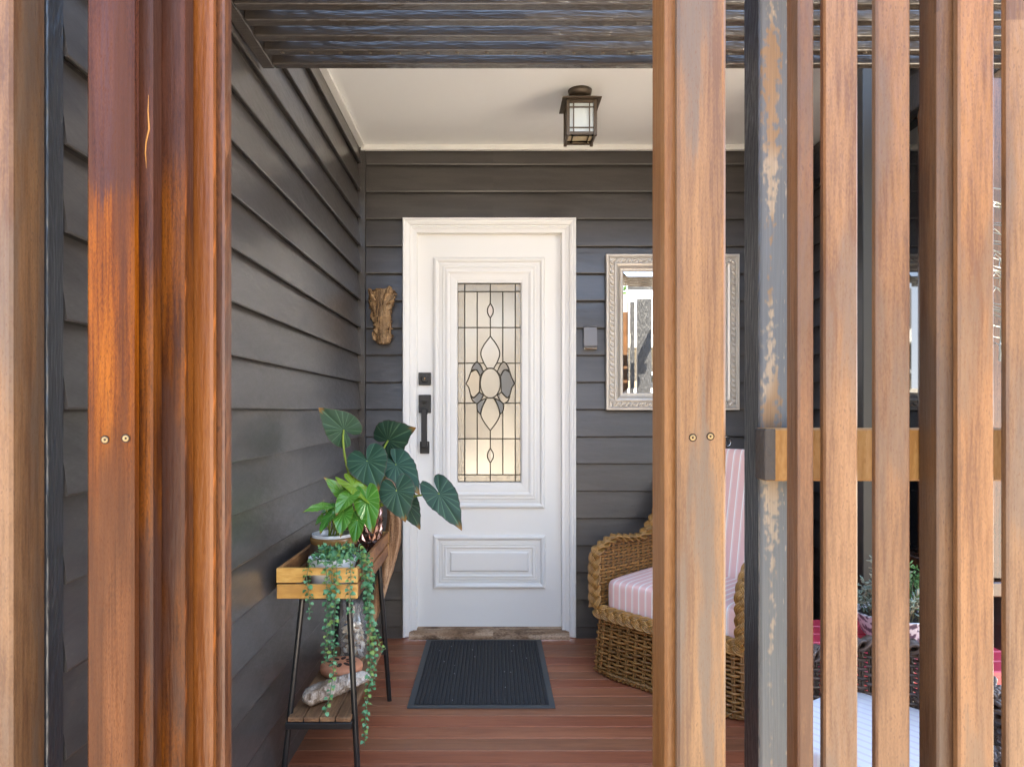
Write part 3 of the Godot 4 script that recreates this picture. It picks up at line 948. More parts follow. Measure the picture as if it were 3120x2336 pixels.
func make_screens() -> void:
	var top := 2.05
	var foot := -0.30
	# charcoal stop at the end of the side wall
	var cp := thing("charcoal_post", "narrow charcoal painted post against the side wall end, sky shining on it", "post")
	timber_piece("post_shaft", cp, -0.76, -0.693, 1.079, 0.042, foot, top + 0.3, mats.charcoal, 0.002)
	# left leaf of the screen: varnished red-brown boards stacked in depth
	var a := thing("batten_screen", "varnished red brown batten screen of stacked boards beside the side wall", "screen")
	timber_piece("post", a, -0.765, -0.694, 1.0, 0.077, foot, top, timber("tan", 1, 0.42), 0.004)
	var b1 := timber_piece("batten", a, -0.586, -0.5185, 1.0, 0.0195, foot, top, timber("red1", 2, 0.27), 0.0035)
	screw_pair(b1, 0.042, 1.155 - foot, 0.030)
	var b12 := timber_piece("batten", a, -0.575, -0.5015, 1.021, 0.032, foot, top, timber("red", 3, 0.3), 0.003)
	var rs := MB.new()
	rs.tube(PackedVector3Array([Vector3(0.068, 1.66, 0), Vector3(0.0675, 1.635, 0.0003), Vector3(0.069, 1.61, 0.0003), Vector3(0.0645, 1.59, 0.0003), Vector3(0.0635, 1.575, 0.0003), Vector3(0.065, 1.552, 0)]) , PackedFloat32Array([0.0003, 0.0009, 0.0014, 0.0010, 0.0009, 0.0002]), 6)
	obj("resin_streak", rs, mat("resin", lin(0.28, 0.115, 0.008), 0.3), b12, Vector3(0, -foot, 0))
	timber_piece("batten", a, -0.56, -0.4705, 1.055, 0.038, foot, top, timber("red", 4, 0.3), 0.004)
	timber_piece("batten", a, -0.545, -0.4435, 1.096, 0.020, foot, top, timber("gold", 5, 0.32, Color(0.70, 0.55, 0.42)), 0.004)
	timber_piece("batten", a, -0.53, -0.4335, 1.1185, 0.034, foot, top, timber("brown", 6, 0.3), 0.003)
	for k in 4:
		timber_piece("batten", a, -0.93 - 0.11 * k, -0.865 - 0.11 * k, 1.0, 0.019, foot, top, timber("tan", 20 + k, 0.4, Color(0.95, 0.85, 0.75)), 0.003)
	timber_piece("rail", a, -1.4, -0.767, 1.021, 0.04, 1.08, 1.165, timber("gold", 7, 0.5), 0.003)
	# right leaf
	var s := thing("batten_screen", "sun-faded brown batten screen in front of the wicker armchair", "screen")
	timber_piece("post", s, 0.278, 0.366, 1.121, 0.092, foot, top, timber("gold", 8, 0.45, Color(0.74, 0.66, 0.62)), 0.004)
	var b2 := timber_piece("batten", s, 0.2925, 0.370, 1.1, 0.0195, foot, top, timber("tanb", 9, 0.36), 0.0045)
	screw_pair(b2, 0.038, 1.154 - foot, 0.028)
	timber_piece("batten", s, 0.471, 0.495, 1.07, 0.045, foot, top, timber("tan", 10, 0.38, Color(0.90, 0.84, 0.80)), 0.003)
	timber_piece("batten", s, 0.525, 0.579, 1.1, 0.0165, foot, top, timber("tan", 11, 0.38, Color(1.06, 1.06, 1.07)), 0.003)
	timber_piece("batten", s, 0.608, 0.662, 1.1, 0.0165, foot, top, timber("tan", 12, 0.38, Color(0.96, 0.93, 0.90)), 0.003)
	timber_piece("post", s, 0.716, 0.79, 1.1175, 0.051, foot, top, timber("tan", 13, 0.42, Color(0.85, 0.84, 0.84)), 0.003)
	timber_piece("batten", s, 0.7385, 0.7955, 1.1, 0.0165, foot, top, timber("tan", 14, 0.38, Color(1.08, 1.03, 0.95)), 0.003)
	for k in 2:
		timber_piece("batten", s, 0.8155 + 0.083 * k, 0.8705 + 0.083 * k, 1.1, 0.0165, foot, top, timber("tan", 30 + k, 0.4), 0.003)
	var r := timber_piece("rail", s, 0.459, 0.83, 1.1695, 0.045, 1.077, 1.166, timber("gold", 15, 0.5), 0.003)
	var em := MB.new()
	em.box(Vector3(0, 0.001, -0.0445), Vector3(0.019, 0.088, 0.0008), 0.002)
	obj("charred_end", em, mat("charred", lin(0.05, 0.041, 0.034), 0.9, {"normal": tex.paint_n, "nscale": 1.2, "scale": Vector3(6, 3, 6)}), r, Vector3(-0.0008, 0, 0))
	timber_piece("rail", s, 0.8305, 0.99, 1.1695, 0.045, 1.077, 1.166, timber("gold", 16, 0.5), 0.003)
	for yy in [0.02, 1.96]:
		timber_piece("rail", s, 0.367, 0.7155, 1.1175, 0.045, yy, yy + 0.08, timber("tan", 18, 0.5), 0.003)
		timber_piece("rail", s, 0.791, 0.955, 1.1175, 0.045, yy, yy + 0.08, timber("tan", 19, 0.5), 0.003)
	var cf := thing("charcoal_slat_fence", "charcoal slat fence at the open end of the porch, seen in the mirror", "fence")
	for q in [[1.085, 1.13], [1.150, 1.196], [1.214, 1.25], [1.274, 1.40], [1.43, 1.47], [1.50, 1.54], [1.57, 1.61], [1.64, 1.68]]:
		timber_piece("slat", cf, q[0], q[1], 1.1, 0.03, foot, 2.14 + 0.3 * (q[1] - q[0]), mats.charcoal, 0.002)
	timber_piece("rail", cf, 1.06, 1.72, 1.132, 0.035, 2.25, 2.34, mats.charcoal, 0.002)
	timber_piece("post", cf, 1.725, 1.80, 1.09, 0.075, foot, 2.4, mats.charcoal, 0.002)
	timber_piece("post", cf, 1.0, 1.055, 1.12, 0.06, foot, 2.4, mats.charcoal, 0.002)
	var wp := thing("weathered_post", "grey post with flaking paint baring pale timber beside the faded battens", "post")
	timber_piece("post_shaft", wp, 0.4694, 0.530, 1.216, 0.070, foot, top + 0.2, timber("peel", 17, 0.6), 0.003)
	timber_piece("charcoal_cheek", wp, 0.4659, 0.4691, 1.218, 0.068, foot, top + 0.2, mats.charcoal, 0.0)

# ------------------------------------------------------------------ right side of the porch
func make_window_side() -> void:
	var w := thing("window_wall", "charcoal weatherboard wall with a timber window at the screen's far end", "wall")
	var m := MB.new()
	m.box(Vector3(RIGHT_WALL + 0.03, -0.32, DOOR_WALL - 0.2), Vector3(RIGHT_WALL + 0.2, 2.75, -2.26))
	obj("wall_core", m, mats.siding_base, w)
	for k in range(-1, 18):
		var y := 0.057 + BOARD * k
		var cut := BOARD if k < 17 else 0.095
		if y < 0.6 or y > 2.45:
			weatherboard(w, Vector3(RIGHT_WALL, y, -2.26), Vector3(0, 0, -1), -DOOR_WALL - 2.26, Vector3(-1, 0, 0), cut)
		else:
			weatherboard(w, Vector3(RIGHT_WALL, y, -3.3), Vector3(0, 0, -1), -DOOR_WALL - 3.3, Vector3(-1, 0, 0), cut)
	m = MB.new()
	m.box(Vector3(RIGHT_WALL - 0.05, 2.355, -3.6), Vector3(RIGHT_WALL + 0.01, 2.49, -2.25), 0.004)
	obj("head_beam", m, mats.charcoal, w)
	var win := part_node("window", w)
	m = MB.new()
	m.box(Vector3(RIGHT_WALL + 0.010, 0.64, -3.295), Vector3(RIGHT_WALL + 0.016, 2.352, -2.30))
	obj("glass", m, mats.window_glass, win)
	for z in [-3.29, -2.98, -2.66, -2.31]:
		m = MB.new()
		m.box(Vector3(-0.035, 0, -0.045), Vector3(0.009, 1.712, 0), 0.004)
		obj("mullion", m, mats.cedar, win, Vector3(RIGHT_WALL, 0.641, z + 0.03))
	m = MB.new()
	m.box(Vector3(RIGHT_WALL - 0.06, 0.59, -3.33), Vector3(RIGHT_WALL + 0.008, 0.638, -2.25), 0.004)
	obj("sill", m, mats.cedar, win)
	var p := thing("dark_post", "smooth dark grey porch post behind the faded battens", "post")
	m = MB.new()
	m.box(Vector3(1.365, 0.0, -2.66), Vector3(1.465, CEIL - 0.001, -2.56), 0.003)
	obj("post_shaft", m, mat("dark_post", lin(0.020, 0.018, 0.015), 0.5), p)
	var t := thing("air_plant", "wisps of silvery air plant hanging behind the batten screen", "plant", Vector3(0.975, 1.62, -1.33))
	m = MB.new()
	m.tube(PackedVector3Array([Vector3(0, 0, 0), Vector3(0, 0.592, 0)]), PackedFloat32Array([0.0008]), 5)
	obj("string", m, mats.steel, t)
	m = MB.new()
	m.col = Color(0.42, 0.45, 0.40)
	for k in 70:
		var a := rng.randf() * TAU
		var y := rng.randf_range(-0.32, 0.0)
		var l := rng.randf_range(0.03, 0.07)
		var d := Vector3(cos(a), 0, sin(a))
		m.tube(PackedVector3Array([Vector3(0, y, 0), Vector3(0, y, 0) + d * l * 0.5 + Vector3(0, 0.008, 0), Vector3(0, y, 0) + d * l + Vector3(0, -0.012, 0)]), PackedFloat32Array([0.0012, 0.001, 0.0004]), 4)
	m.tube(PackedVector3Array([Vector3(0, 0, 0), Vector3(0.006, -0.15, 0), Vector3(-0.004, -0.33, 0)]), PackedFloat32Array([0.002]), 5)
	obj("leaves", m, mats.leaf, t)

func make_mirror_and_fittings() -> void:
	var f := thing("wall_mirror", "rectangular mirror in a carved silver frame on the weatherboard wall", "mirror", Vector3(0.937, 1.602, DOOR_WALL + 0.003))
	var hx := 0.348
	var hy := 0.407
	var m := MB.new()
	m.ring(-hx, -hy, hx, hy, [Vector2(0, 0), Vector2(0, 0.022), Vector2(0.003, 0.026), Vector2(0.008, 0.026), Vector2(0.010, 0.023), Vector2(0.015, 0.025), Vector2(0.019, 0.022), Vector2(0.021, 0.018), Vector2(0.043, 0.020), Vector2(0.046, 0.026), Vector2(0.052, 0.028), Vector2(0.062, 0.024), Vector2(0.074, 0.014), Vector2(0.080, 0.012), Vector2(0.081, 0.015), Vector2(0.086, 0.015), Vector2(0.088, 0.010), Vector2(0.092, 0.006)])
	obj("frame_moulding", m, mats.silver_leaf, f)
	m = MB.new()
	for side in 4:
		var horiz := side < 2
		var length := 2.0 * ((hx if horiz else hy) - 0.032)
		var cnt := int(length / 0.026)
		for k in cnt:
			var t := (k + 0.5) / cnt - 0.5
			var at := Vector3(t * length, (hy - 0.032) * (1 if side == 0 else -1), 0.021) if horiz else Vector3((hx - 0.032) * (1 if side == 2 else -1), t * length, 0.021)
			var turn := 0.6 if k % 2 == 0 else 0.9
			m.blob(at, Vector3(0.017, 0.0075, 0.008), Basis(Vector3(0, 0, 1), turn + (0.0 if horiz else PI / 2)), 8, 5)
			if k % 2 == 0:
				m.blob(at + Vector3(0.003, 0.004, 0.004), Vector3(0.009, 0.003, 0.006), Basis(Vector3(0, 0, 1), turn - 1.1 + (0.0 if horiz else PI / 2)), 6, 4)
	obj("carving", m, mats.silver_leaf, f)
	m = MB.new()
	var bx := hx - 0.092
	var by := hy - 0.092
	m.ring(-bx, -by, bx, by, [Vector2(0, 0.005), Vector2(0.022, 0.0068)])
	m.quad(Vector3(-bx + 0.022, -by + 0.022, 0.0068), Vector3(bx - 0.022, -by + 0.022, 0.0068), Vector3(bx - 0.022, by - 0.022, 0.0068), Vector3(-bx + 0.022, by - 0.022, 0.0068), Vector3(0, 0, 1))
	obj("mirror_glass", m, mats.mirror, f)
	# doorbell / sensor box
	var b := thing("doorbell_box", "small grey metal doorbell box between door frame and mirror", "doorbell", Vector3(0.509, 1.573, DOOR_WALL + 0.001))
	m = MB.new()
	m.prism(PackedVector2Array([Vector2(0, -0.05), Vector2(0.026, -0.05), Vector2(0.034, -0.042), Vector2(0.022, 0.055), Vector2(0.014, 0.062), Vector2(0, 0.062)]), Vector3(-0.034, 0, -0.012), Vector3(0, 0, 1), Vector3(0, 1, 0), Vector3(1, 0, 0), 0.068)
	obj("housing", m, mats.steel, b)
	m = MB.new()
	m.prism(PackedVector2Array([Vector2(0.031, -0.038), Vector2(0.0345, -0.038), Vector2(0.0245, 0.045), Vector2(0.021, 0.045)]), Vector3(-0.024, 0, -0.012), Vector3(0, 0, 1), Vector3(0, 1, 0), Vector3(1, 0, 0), 0.048)
	obj("cover_plate", m, mats.steel, b)
	m = MB.new()
	m.box(Vector3(-0.036, -0.062, -0.010), Vector3(0.036, -0.0505, 0.026), 0.005)
	obj("lower_lip", m, mats.chrome, b)
	# ring hook under the mirror
	var h := thing("ring_hook", "small metal ring on the weatherboards just below the mirror", "hook", Vector3(1.222, 1.03, DOOR_WALL + 0.006))
	m = MB.new()
	var pts := PackedVector3Array()
	for k in 25:
		pts.push_back(Vector3(cos(TAU * k / 24) * 0.022, sin(TAU * k / 24) * 0.025, 0.004))
	m.tube(pts, PackedFloat32Array([0.003]), 8, false)
	obj("ring", m, mats.chrome, h)
	m = MB.new()
	m.tube(PackedVector3Array([Vector3(0, 0.025, -0.018), Vector3(0, 0.026, 0.008)]), PackedFloat32Array([0.003]), 8)
	obj("screw_eye", m, mats.chrome, h)
	# piece of bark beside the door
	var k2 := thing("bark_piece", "rough brown piece of bark hung on the wall left of the door", "bark", Vector3(-0.583, 1.68, DOOR_WALL + 0.004))
	m = MB.new()
	var nz := noise(411, 1.0, 4)
	var prof := [[0.146, 0.036, 0.008], [0.138, 0.056, 0.006], [0.10, 0.058, 0.004], [0.06, 0.055, -0.002], [0.02, 0.047, 0.0], [-0.02, 0.042, 0.004], [-0.06, 0.044, 0.008], [-0.09, 0.044, 0.006], [-0.118, 0.040, 0.006], [-0.134, 0.030, 0.008], [-0.140, 0.016, 0.008]]
	var fine := []
	for i in 41:
		var ft := i / 40.0 * (prof.size() - 1)
		var i0 := mini(int(ft), prof.size() - 2)
		var q := ft - i0
		fine.append([lerpf(prof[i0][0], prof[i0 + 1][0], q), lerpf(prof[i0][1], prof[i0 + 1][1], q), lerpf(prof[i0][2], prof[i0 + 1][2], q)])
	var rows := []
	for r in fine:
		var row := PackedVector3Array()
		for j in 36:
			var an := TAU * j / 36
			var rr := 1.0 + 0.45 * nz.get_noise_2d(cos(an) * 2.2 + 7, r[0] * 34.0 + sin(an) * 1.5) + 0.5 * nz.get_noise_2d(j * 1.7, r[0] * 60.0)
			row.push_back(Vector3(cos(an) * r[1] * rr + r[2], r[0], maxf(0.0, 0.016 + sin(an) * 0.022 * rr)))
		rows.append(row)
	m.surf(rows, true, Vector3(0, 0, 0.012))
	obj("bark", m, mats.bark, k2)
	for q in [[-0.045, 0.115, 0.5, 0.032], [0.035, 0.12, -0.35, 0.036], [0.052, 0.085, -0.9, 0.026], [-0.03, -0.10, 0.3, 0.022], [0.036, -0.07, -0.2, 0.02], [0.004, 0.06, 0.15, 0.03]]:
		m = MB.new()
		var fl := []
		for i in 9:
			var row := PackedVector3Array()
			for j in 7:
				var up := i / 8.0
				var w: float = (0.35 + 0.65 * sin(PI * minf(1.0, up * 0.8 + 0.15))) * (1.0 + 0.5 * nz.get_noise_2d(i * 3.1 + q[0] * 900.0, j * 2.0))
				row.push_back(Basis(Vector3(0, 0, 1), q[2]) * Vector3((j / 6.0 - 0.5) * q[3] * 1.1 * w, (up - 0.5) * q[3] * 2.2, 0.034 + 0.012 * sin(j * 0.9 + q[1] * 50.0) + 0.006 * nz.get_noise_2d(i * 5.0, j * 4.0 + q[0] * 700.0)))
			fl.append(row)
		m.surf(fl, false, Vector3(0, 0, -1))
		obj("bark_flake", m, mats.bark, k2, Vector3(q[0], q[1], 0))

func make_lantern() -> void:
	var L := thing("ceiling_lantern", "square dark bronze lantern with frosted panes under the porch ceiling", "lantern", Vector3(0.378, CEIL, -3.02))
	var m := MB.new()
	m.lathe([Vector2(0.0, -0.032), Vector2(0.03, -0.032), Vector2(0.045, -0.026), Vector2(0.050, -0.012), Vector2(0.052, -0.001), Vector2(0.0, -0.001)], Vector3.ZERO, 28)
	m.lathe([Vector2(0.014, -0.05), Vector2(0.014, -0.03)], Vector3.ZERO, 12)
	obj("canopy", m, mats.bronze, L)
	m = MB.new()
	# shallow hipped cap
	var t := 0.05
	var w := 0.083
	for s in 4:
		var a := Basis(Vector3.UP, s * PI / 2)
		m.quad(a * Vector3(-w, -0.062, w), a * Vector3(w, -0.062, w), a * Vector3(t, -0.044, t), a * Vector3(-t, -0.044, t), a * Vector3(0, 1, 0.3))
		m.quad(a * Vector3(-w, -0.062, w), a * Vector3(w, -0.062, w), a * Vector3(w, -0.066, w), a * Vector3(-w, -0.066, w), a * Vector3(0, 0, 1))
	m.quad(Vector3(-t, -0.044, -t), Vector3(t, -0.044, -t), Vector3(t, -0.044, t), Vector3(-t, -0.044, t), Vector3.UP)
	m.quad(Vector3(-w, -0.066, -w), Vector3(w, -0.066, -w), Vector3(w, -0.066, w), Vector3(-w, -0.066, w), Vector3.DOWN)
	obj("cap", m, mats.bronze, L)
	var b := 0.058
	var y0 := -0.214
	var y1 := -0.0665
	m = MB.new()
	for sx in [-1, 1]:
		for sz in [-1, 1]:
			m.box(Vector3(sx * b - 0.007, y0 - 0.006, sz * b - 0.007), Vector3(sx * b + 0.007, y1, sz * b + 0.007), 0.0015)
	for s in [-1, 1]:
		for yy in [y0, y1 - 0.012]:
			m.box(Vector3(-b + 0.0075, yy, s * b - 0.005), Vector3(b - 0.0075, yy + 0.012, s * b + 0.005), 0.001)
			m.box(Vector3(s * b - 0.005, yy, -b + 0.0075), Vector3(s * b + 0.005, yy + 0.012, b - 0.0075), 0.001)
	obj("cage", m, mats.bronze, L)
	m = MB.new()
	for s in [-1, 1]:
		for q in [-0.034, 0.034]:
			m.box(Vector3(q - 0.0022, y0 + 0.0125, s * b - 0.003), Vector3(q + 0.0022, y1 - 0.0125, s * b + 0.003))
			m.box(Vector3(s * b - 0.003, y0 + 0.0125, q - 0.0022), Vector3(s * b + 0.003, y1 - 0.0125, q + 0.0022))
			m.box(Vector3(q - 0.0022, y0 + 0.003, -b + 0.006), Vector3(q + 0.0022, y0 + 0.007, b - 0.006))
			m.box(Vector3(-b + 0.006, y0 + 0.0032, q - 0.0022), Vector3(b - 0.006, y0 + 0.0068, q + 0.0022))
		for yy in [y0 + 0.03, y1 - 0.03]:
			m.box(Vector3(-b + 0.0075, yy - 0.0022, s * b - 0.0027), Vector3(b - 0.0075, yy + 0.0022, s * b + 0.0027))
			m.box(Vector3(s * b - 0.0027, yy - 0.0022, -b + 0.0075), Vector3(s * b + 0.0027, yy + 0.0022, b - 0.0075))
	obj("glazing_bar", m, mats.bronze, L)
	for s in 4:
		m = MB.new()
		m.box(Vector3(-b + 0.007, y0 + 0.01, b - 0.0055), Vector3(b - 0.007, y1 - 0.01, b - 0.0035))
		var o := obj("pane", m, mats.frosted, L)
		o.rotation.y = s * PI / 2
	m = MB.new()
	m.box(Vector3(-b + 0.007, y0 + 0.0075, -b + 0.007), Vector3(b - 0.007, y0 + 0.0095, b - 0.007))
	obj("pane", m, mat("amber_glass", lin(0.45, 0.36, 0.22), 0.4), L)

func make_mat() -> void:
	var d := thing("doormat", "charcoal ribbed doormat with smooth grey border before the door", "doormat", Vector3(-0.0475, 0.0012, -3.19))
	var hx := 0.2975
	var hz := 0.41
	var e := 0.024
	var m := MB.new()
	m.box(Vector3(-hx, 0, -hz), Vector3(hx, 0.003, hz), 0.001)
	m.box(Vector3(-hx, 0.0031, -hz), Vector3(-hx + e, 0.006, hz), 0.002)
	m.box(Vector3(hx - e, 0.0031, -hz), Vector3(hx, 0.006, hz), 0.002)
	m.box(Vector3(-hx + e, 0.0031, -hz), Vector3(hx - e, 0.006, -hz + e), 0.002)
	m.box(Vector3(-hx + e, 0.0031, hz - e), Vector3(hx - e, 0.006, hz), 0.002)
	obj("border", m, mats.mat_edge, d)
	var rib := MB.new()
	var rows := []
	var nz := noise(77, 40.0, 2)
	for i in 61:
		var z := lerpf(-hz + e + 0.001, hz - e - 0.001, i / 60.0)
		var row := PackedVector3Array()
		for k in 9:
			var a := PI * k / 8
			var s := 1.0 + 0.18 * nz.get_noise_2d(z * 3.0, k * 0.02)
			row.push_back(Vector3(-cos(a) * 0.0075, 0.0031 + sin(a) * 0.0062 * s, z))
		rows.append(row)
	rib.surf(rows, false, Vector3(0, -0.1, 0))
	var rm := rib.mesh()
	var cnt := 32
	for k in cnt:
		obj("rib", rm, mats.mat_rib, d, Vector3(lerpf(-hx + e + 0.009, hx - e - 0.009, k / float(cnt - 1)), 0, 0))
	for k in 14:
		m = MB.new()
		m.blob(Vector3.ZERO, Vector3(0.0025, 0.001, 0.0018), Basis(), 6, 4)
		obj("fluff", m, mats.pot_white, d, Vector3(rng.randf_range(-0.25, 0.25), 0.0095, rng.randf_range(-0.35, 0.35)))

# ------------------------------------------------------------------ plant stand
func make_plant_stand() -> void:
	var S := thing("plant_stand", "pine crate plant stand on black metal legs against the side wall", "plant stand")
	var x0 := -0.671
	var x1 := -0.420
	var z0 := -2.15
	var z1 := -2.80
	var yb := 0.612
	var yt := 0.707
	var slat := 0.0445
	var crate := part_node("crate", S)
	var k := 0
	var pine := func(i: int) -> StandardMaterial3D: return mat("pine_slat_%d" % i, Color.WHITE, 0.4, {"tex": tex.pine, "scale": Vector3(1.1, 7, 1.1), "offset": Vector3(0.3 * i, 0.21 * i, 0), "coat": 0.2})
	for lvl in 2:
		var y := yb + lvl * (slat + 0.006)
		for z in [z0, z1 + 0.012]:
			var m := MB.new()
			if lvl == 1:
				# upper slat has the hand hole cut out of its lower edge
				var w := x1 - x0
				var poly := PackedVector2Array([Vector2(0, 0), Vector2(w * 0.30, 0), Vector2(w * 0.33, 0.004), Vector2(w * 0.35, 0.019), Vector2(w * 0.38, 0.0225), Vector2(w * 0.62, 0.0225), Vector2(w * 0.65, 0.019), Vector2(w * 0.67, 0.004), Vector2(w * 0.70, 0), Vector2(w, 0), Vector2(w, slat), Vector2(0, slat)])
				m.prism(poly, Vector3(0, 0, 0), Vector3(1, 0, 0), Vector3(0, 1, 0), Vector3(0, 0, -1), 0.012)
			else:
				m.box(Vector3(0, 0, -0.012), Vector3(x1 - x0, slat, 0), 0.002)
			obj("end_slat", m, pine.call(k), crate, Vector3(x0, y, z))
			k += 1
		for x in [x0, x1 - 0.012]:
			var m := MB.new()
			m.box(Vector3(0, 0, z1 - z0 + 0.0125), Vector3(0.012, slat, -0.0125), 0.002)
			obj("side_slat", m, mat("teak_slat_%d" % k, Color(1.1, 1.0, 0.85), 0.55, {"tex": tex.teak, "scale": Vector3(5, 7, 1.3), "offset": Vector3(0.2, 0.3 * k, 0.1 * k)}), crate, Vector3(x, y, z0))
			k += 1
	for i in 3:
		var m := MB.new()
		m.box(Vector3(0, 0, z1 - z0 + 0.013), Vector3(0.07, 0.008, -0.013), 0.001)
		obj("floor_slat", m, mats.teak, crate, Vector3(x0 + 0.014 + 0.0765 * i, yb + 0.0005, z0))
	# legs
	var frame := part_node("leg_frame", S)
	for e in [[-0.612, -0.668, -2.20], [-0.465, -0.427, -2.20], [-0.612, -0.668, -2.86], [-0.465, -0.427, -2.86]]:
		var zt: float = lerpf(e[2], -2.5, 0.12)
		var m := MB.new()
		m.tube(PackedVector3Array([Vector3(e[0], yb - 0.001, zt), Vector3(e[1], 0.0, e[2])]), PackedFloat32Array([0.0095]), 14)
		obj("leg", m, mats.black_metal, frame)
	for z in [-2.185, -2.845]:
		var m := MB.new()
		m.box(Vector3(-0.652, 0.196, z - 0.011), Vector3(-0.444, 0.217, z + 0.011), 0.002)
		obj("cross_bar", m, mats.black_metal, frame)
		m = MB.new()
		m.box(Vector3(-0.61, yb - 0.02, z * 0.88 - 0.30 - 0.012), Vector3(-0.47, yb - 0.001, z * 0.88 - 0.30 + 0.012), 0.002)
		obj("top_bar", m, mats.black_metal, frame)
	for i in 4:
		var m := MB.new()
		m.box(Vector3(0, 0, -0.655), Vector3(0.047, 0.014, 0), 0.002)
		obj("shelf_plank", m, mat("shelf_plank_%d" % i, Color.WHITE, 0.6, {"tex": tex.teak, "scale": Vector3(5, 5, 1.2), "offset": Vector3(0.27 * i, 0, 0.33 * i)}), S, Vector3(-0.645 + 0.0503 * i, 0.218, -2.178))
	# on the shelf: driftwood, terracotta pot, jar of shells
	var drift := thing("driftwood_piece", "gnarled pale driftwood lying on the stand's lower shelf", "driftwood", Vector3(-0.528, 0.262, -2.33), 0.0)
	var spine := [Vector3(-0.088, -0.002, 0.083), Vector3(-0.07, 0.002, 0.07), Vector3(-0.03, 0.004, 0.03), Vector3(0.01, 0.008, -0.01), Vector3(0.05, 0.014, -0.04), Vector3(0.08, 0.012, -0.075), Vector3(0.098, 0.0, -0.10)]
	obj("driftwood", gnarl(spine, [0.010, 0.030, 0.034, 0.031, 0.026, 0.020, 0.004], 501, 0.28, 0.85, -0.03), mats.drift, drift)
	var m := MB.new()
	var lid := thing("terracotta_pot", "round terracotta pot with leaf-shaped holes cut in its lid", "pot", Vector3(-0.556, 0.2325, -2.545))
	m.lathe([Vector2(0.0, 0.0), Vector2(0.058, 0.0), Vector2(0.066, 0.003), Vector2(0.075, 0.012), Vector2(0.077, 0.0185), Vector2(0.0765, 0.0195)], Vector3.ZERO, 40)
	obj("bowl", m, mats.terracotta, lid)
	m = MB.new()
	m.lathe([Vector2(0.0745, 0.020), Vector2(0.0775, 0.021), Vector2(0.077, 0.030), Vector2(0.070, 0.038), Vector2(0.055, 0.0415), Vector2(0.03, 0.0430), Vector2(0.0, 0.0435)], Vector3.ZERO, 40)
	obj("lid", m, mats.terracotta, lid)
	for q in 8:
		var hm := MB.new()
		hm.blob(Vector3(0.036, 0, 0), Vector3(0.019, 0.0016, 0.009), Basis(), 12, 4)  # dark shapes laid on the lid paint the shade of its holes
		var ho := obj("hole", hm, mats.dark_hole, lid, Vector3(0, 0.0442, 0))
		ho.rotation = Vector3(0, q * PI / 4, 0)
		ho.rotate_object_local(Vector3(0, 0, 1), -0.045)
	make_jar()
	var branch := thing("driftwood_branch", "tan curved driftwood branch standing behind the crate", "driftwood")
	var sp2 := [Vector3(-0.515, 0.245, -2.82), Vector3(-0.49, 0.36, -2.85), Vector3(-0.455, 0.5, -2.865), Vector3(-0.425, 0.62, -2.87), Vector3(-0.408, 0.72, -2.87), Vector3(-0.412, 0.80, -2.87), Vector3(-0.428, 0.88, -2.87), Vector3(-0.440, 0.945, -2.87)]
	obj("branch", gnarl(sp2, [0.006, 0.022, 0.030, 0.033, 0.031, 0.028, 0.024, 0.010], 502, 0.15, 1.0, 0.0), mats.drift_tan, branch)

func gnarl(spine: Array, radii: Array, sd: int, rough: float, flat: float, floor_y: float) -> MB:
	var m := MB.new()
	var cv := Curve3D.new()
	for i in spine.size():
		var t: Vector3 = (spine[mini(i + 1, spine.size() - 1)] - spine[maxi(i - 1, 0)]) / 6.0
		cv.add_point(spine[i], -t, t)
	var nz := noise(sd, 1.0, 3)
	var rows := []
	var n := 60
	for i in n + 1:
		var f := float(i) / n * (spine.size() - 1)
		var i0 := mini(int(f), spine.size() - 2)
		var p := cv.sample(i0, f - i0)
		var t: Vector3 = (cv.sample(i0, minf(1.0, f - i0 + 0.05)) - cv.sample(i0, maxf(0.0, f - i0 - 0.05))).normalized()
		var a := t.cross(Vector3(0, 1, 0.001) if absf(t.y) < 0.8 else Vector3(0, 0, 1)).normalized()
		var b := a.cross(t)
		var r: float = lerpf(radii[i0], radii[i0 + 1], f - i0)
		var row := PackedVector3Array()
		for k in 28:
			var an := TAU * k / 28
			var rr := r * (1.0 + rough * 1.3 * nz.get_noise_3d(cos(an) * 1.6, sin(an) * 1.6, i * 0.09) + rough * 0.8 * nz.get_noise_3d(cos(an) * 5.0, sin(an) * 5.0, i * 0.12))
			var q := p + a * cos(an) * rr + b * sin(an) * rr * flat
			if floor_y < 0.0:
				q.y = maxf(q.y, floor_y)
			row.push_back(q)
		rows.append(row)
	m.surf(rows, true, null)
	var s := 0.0
	for k in range(0, m.v.size(), 97):
		var best := 1e9
		var near := Vector3.ZERO
		for q in spine:
			if q.distance_to(m.v[k]) < best:
				best = q.distance_to(m.v[k]); near = q
		s += m.n[k].dot(m.v[k] - near)
	if s < 0.0:
		for k in m.n.size():
			m.n[k] = -m.n[k]
		for k in range(0, m.v.size(), 3):
			var tv := m.v[k + 1]; m.v[k + 1] = m.v[k + 2]; m.v[k + 2] = tv
			var tn := m.n[k + 1]; m.n[k + 1] = m.n[k + 2]; m.n[k + 2] = tn
	return m

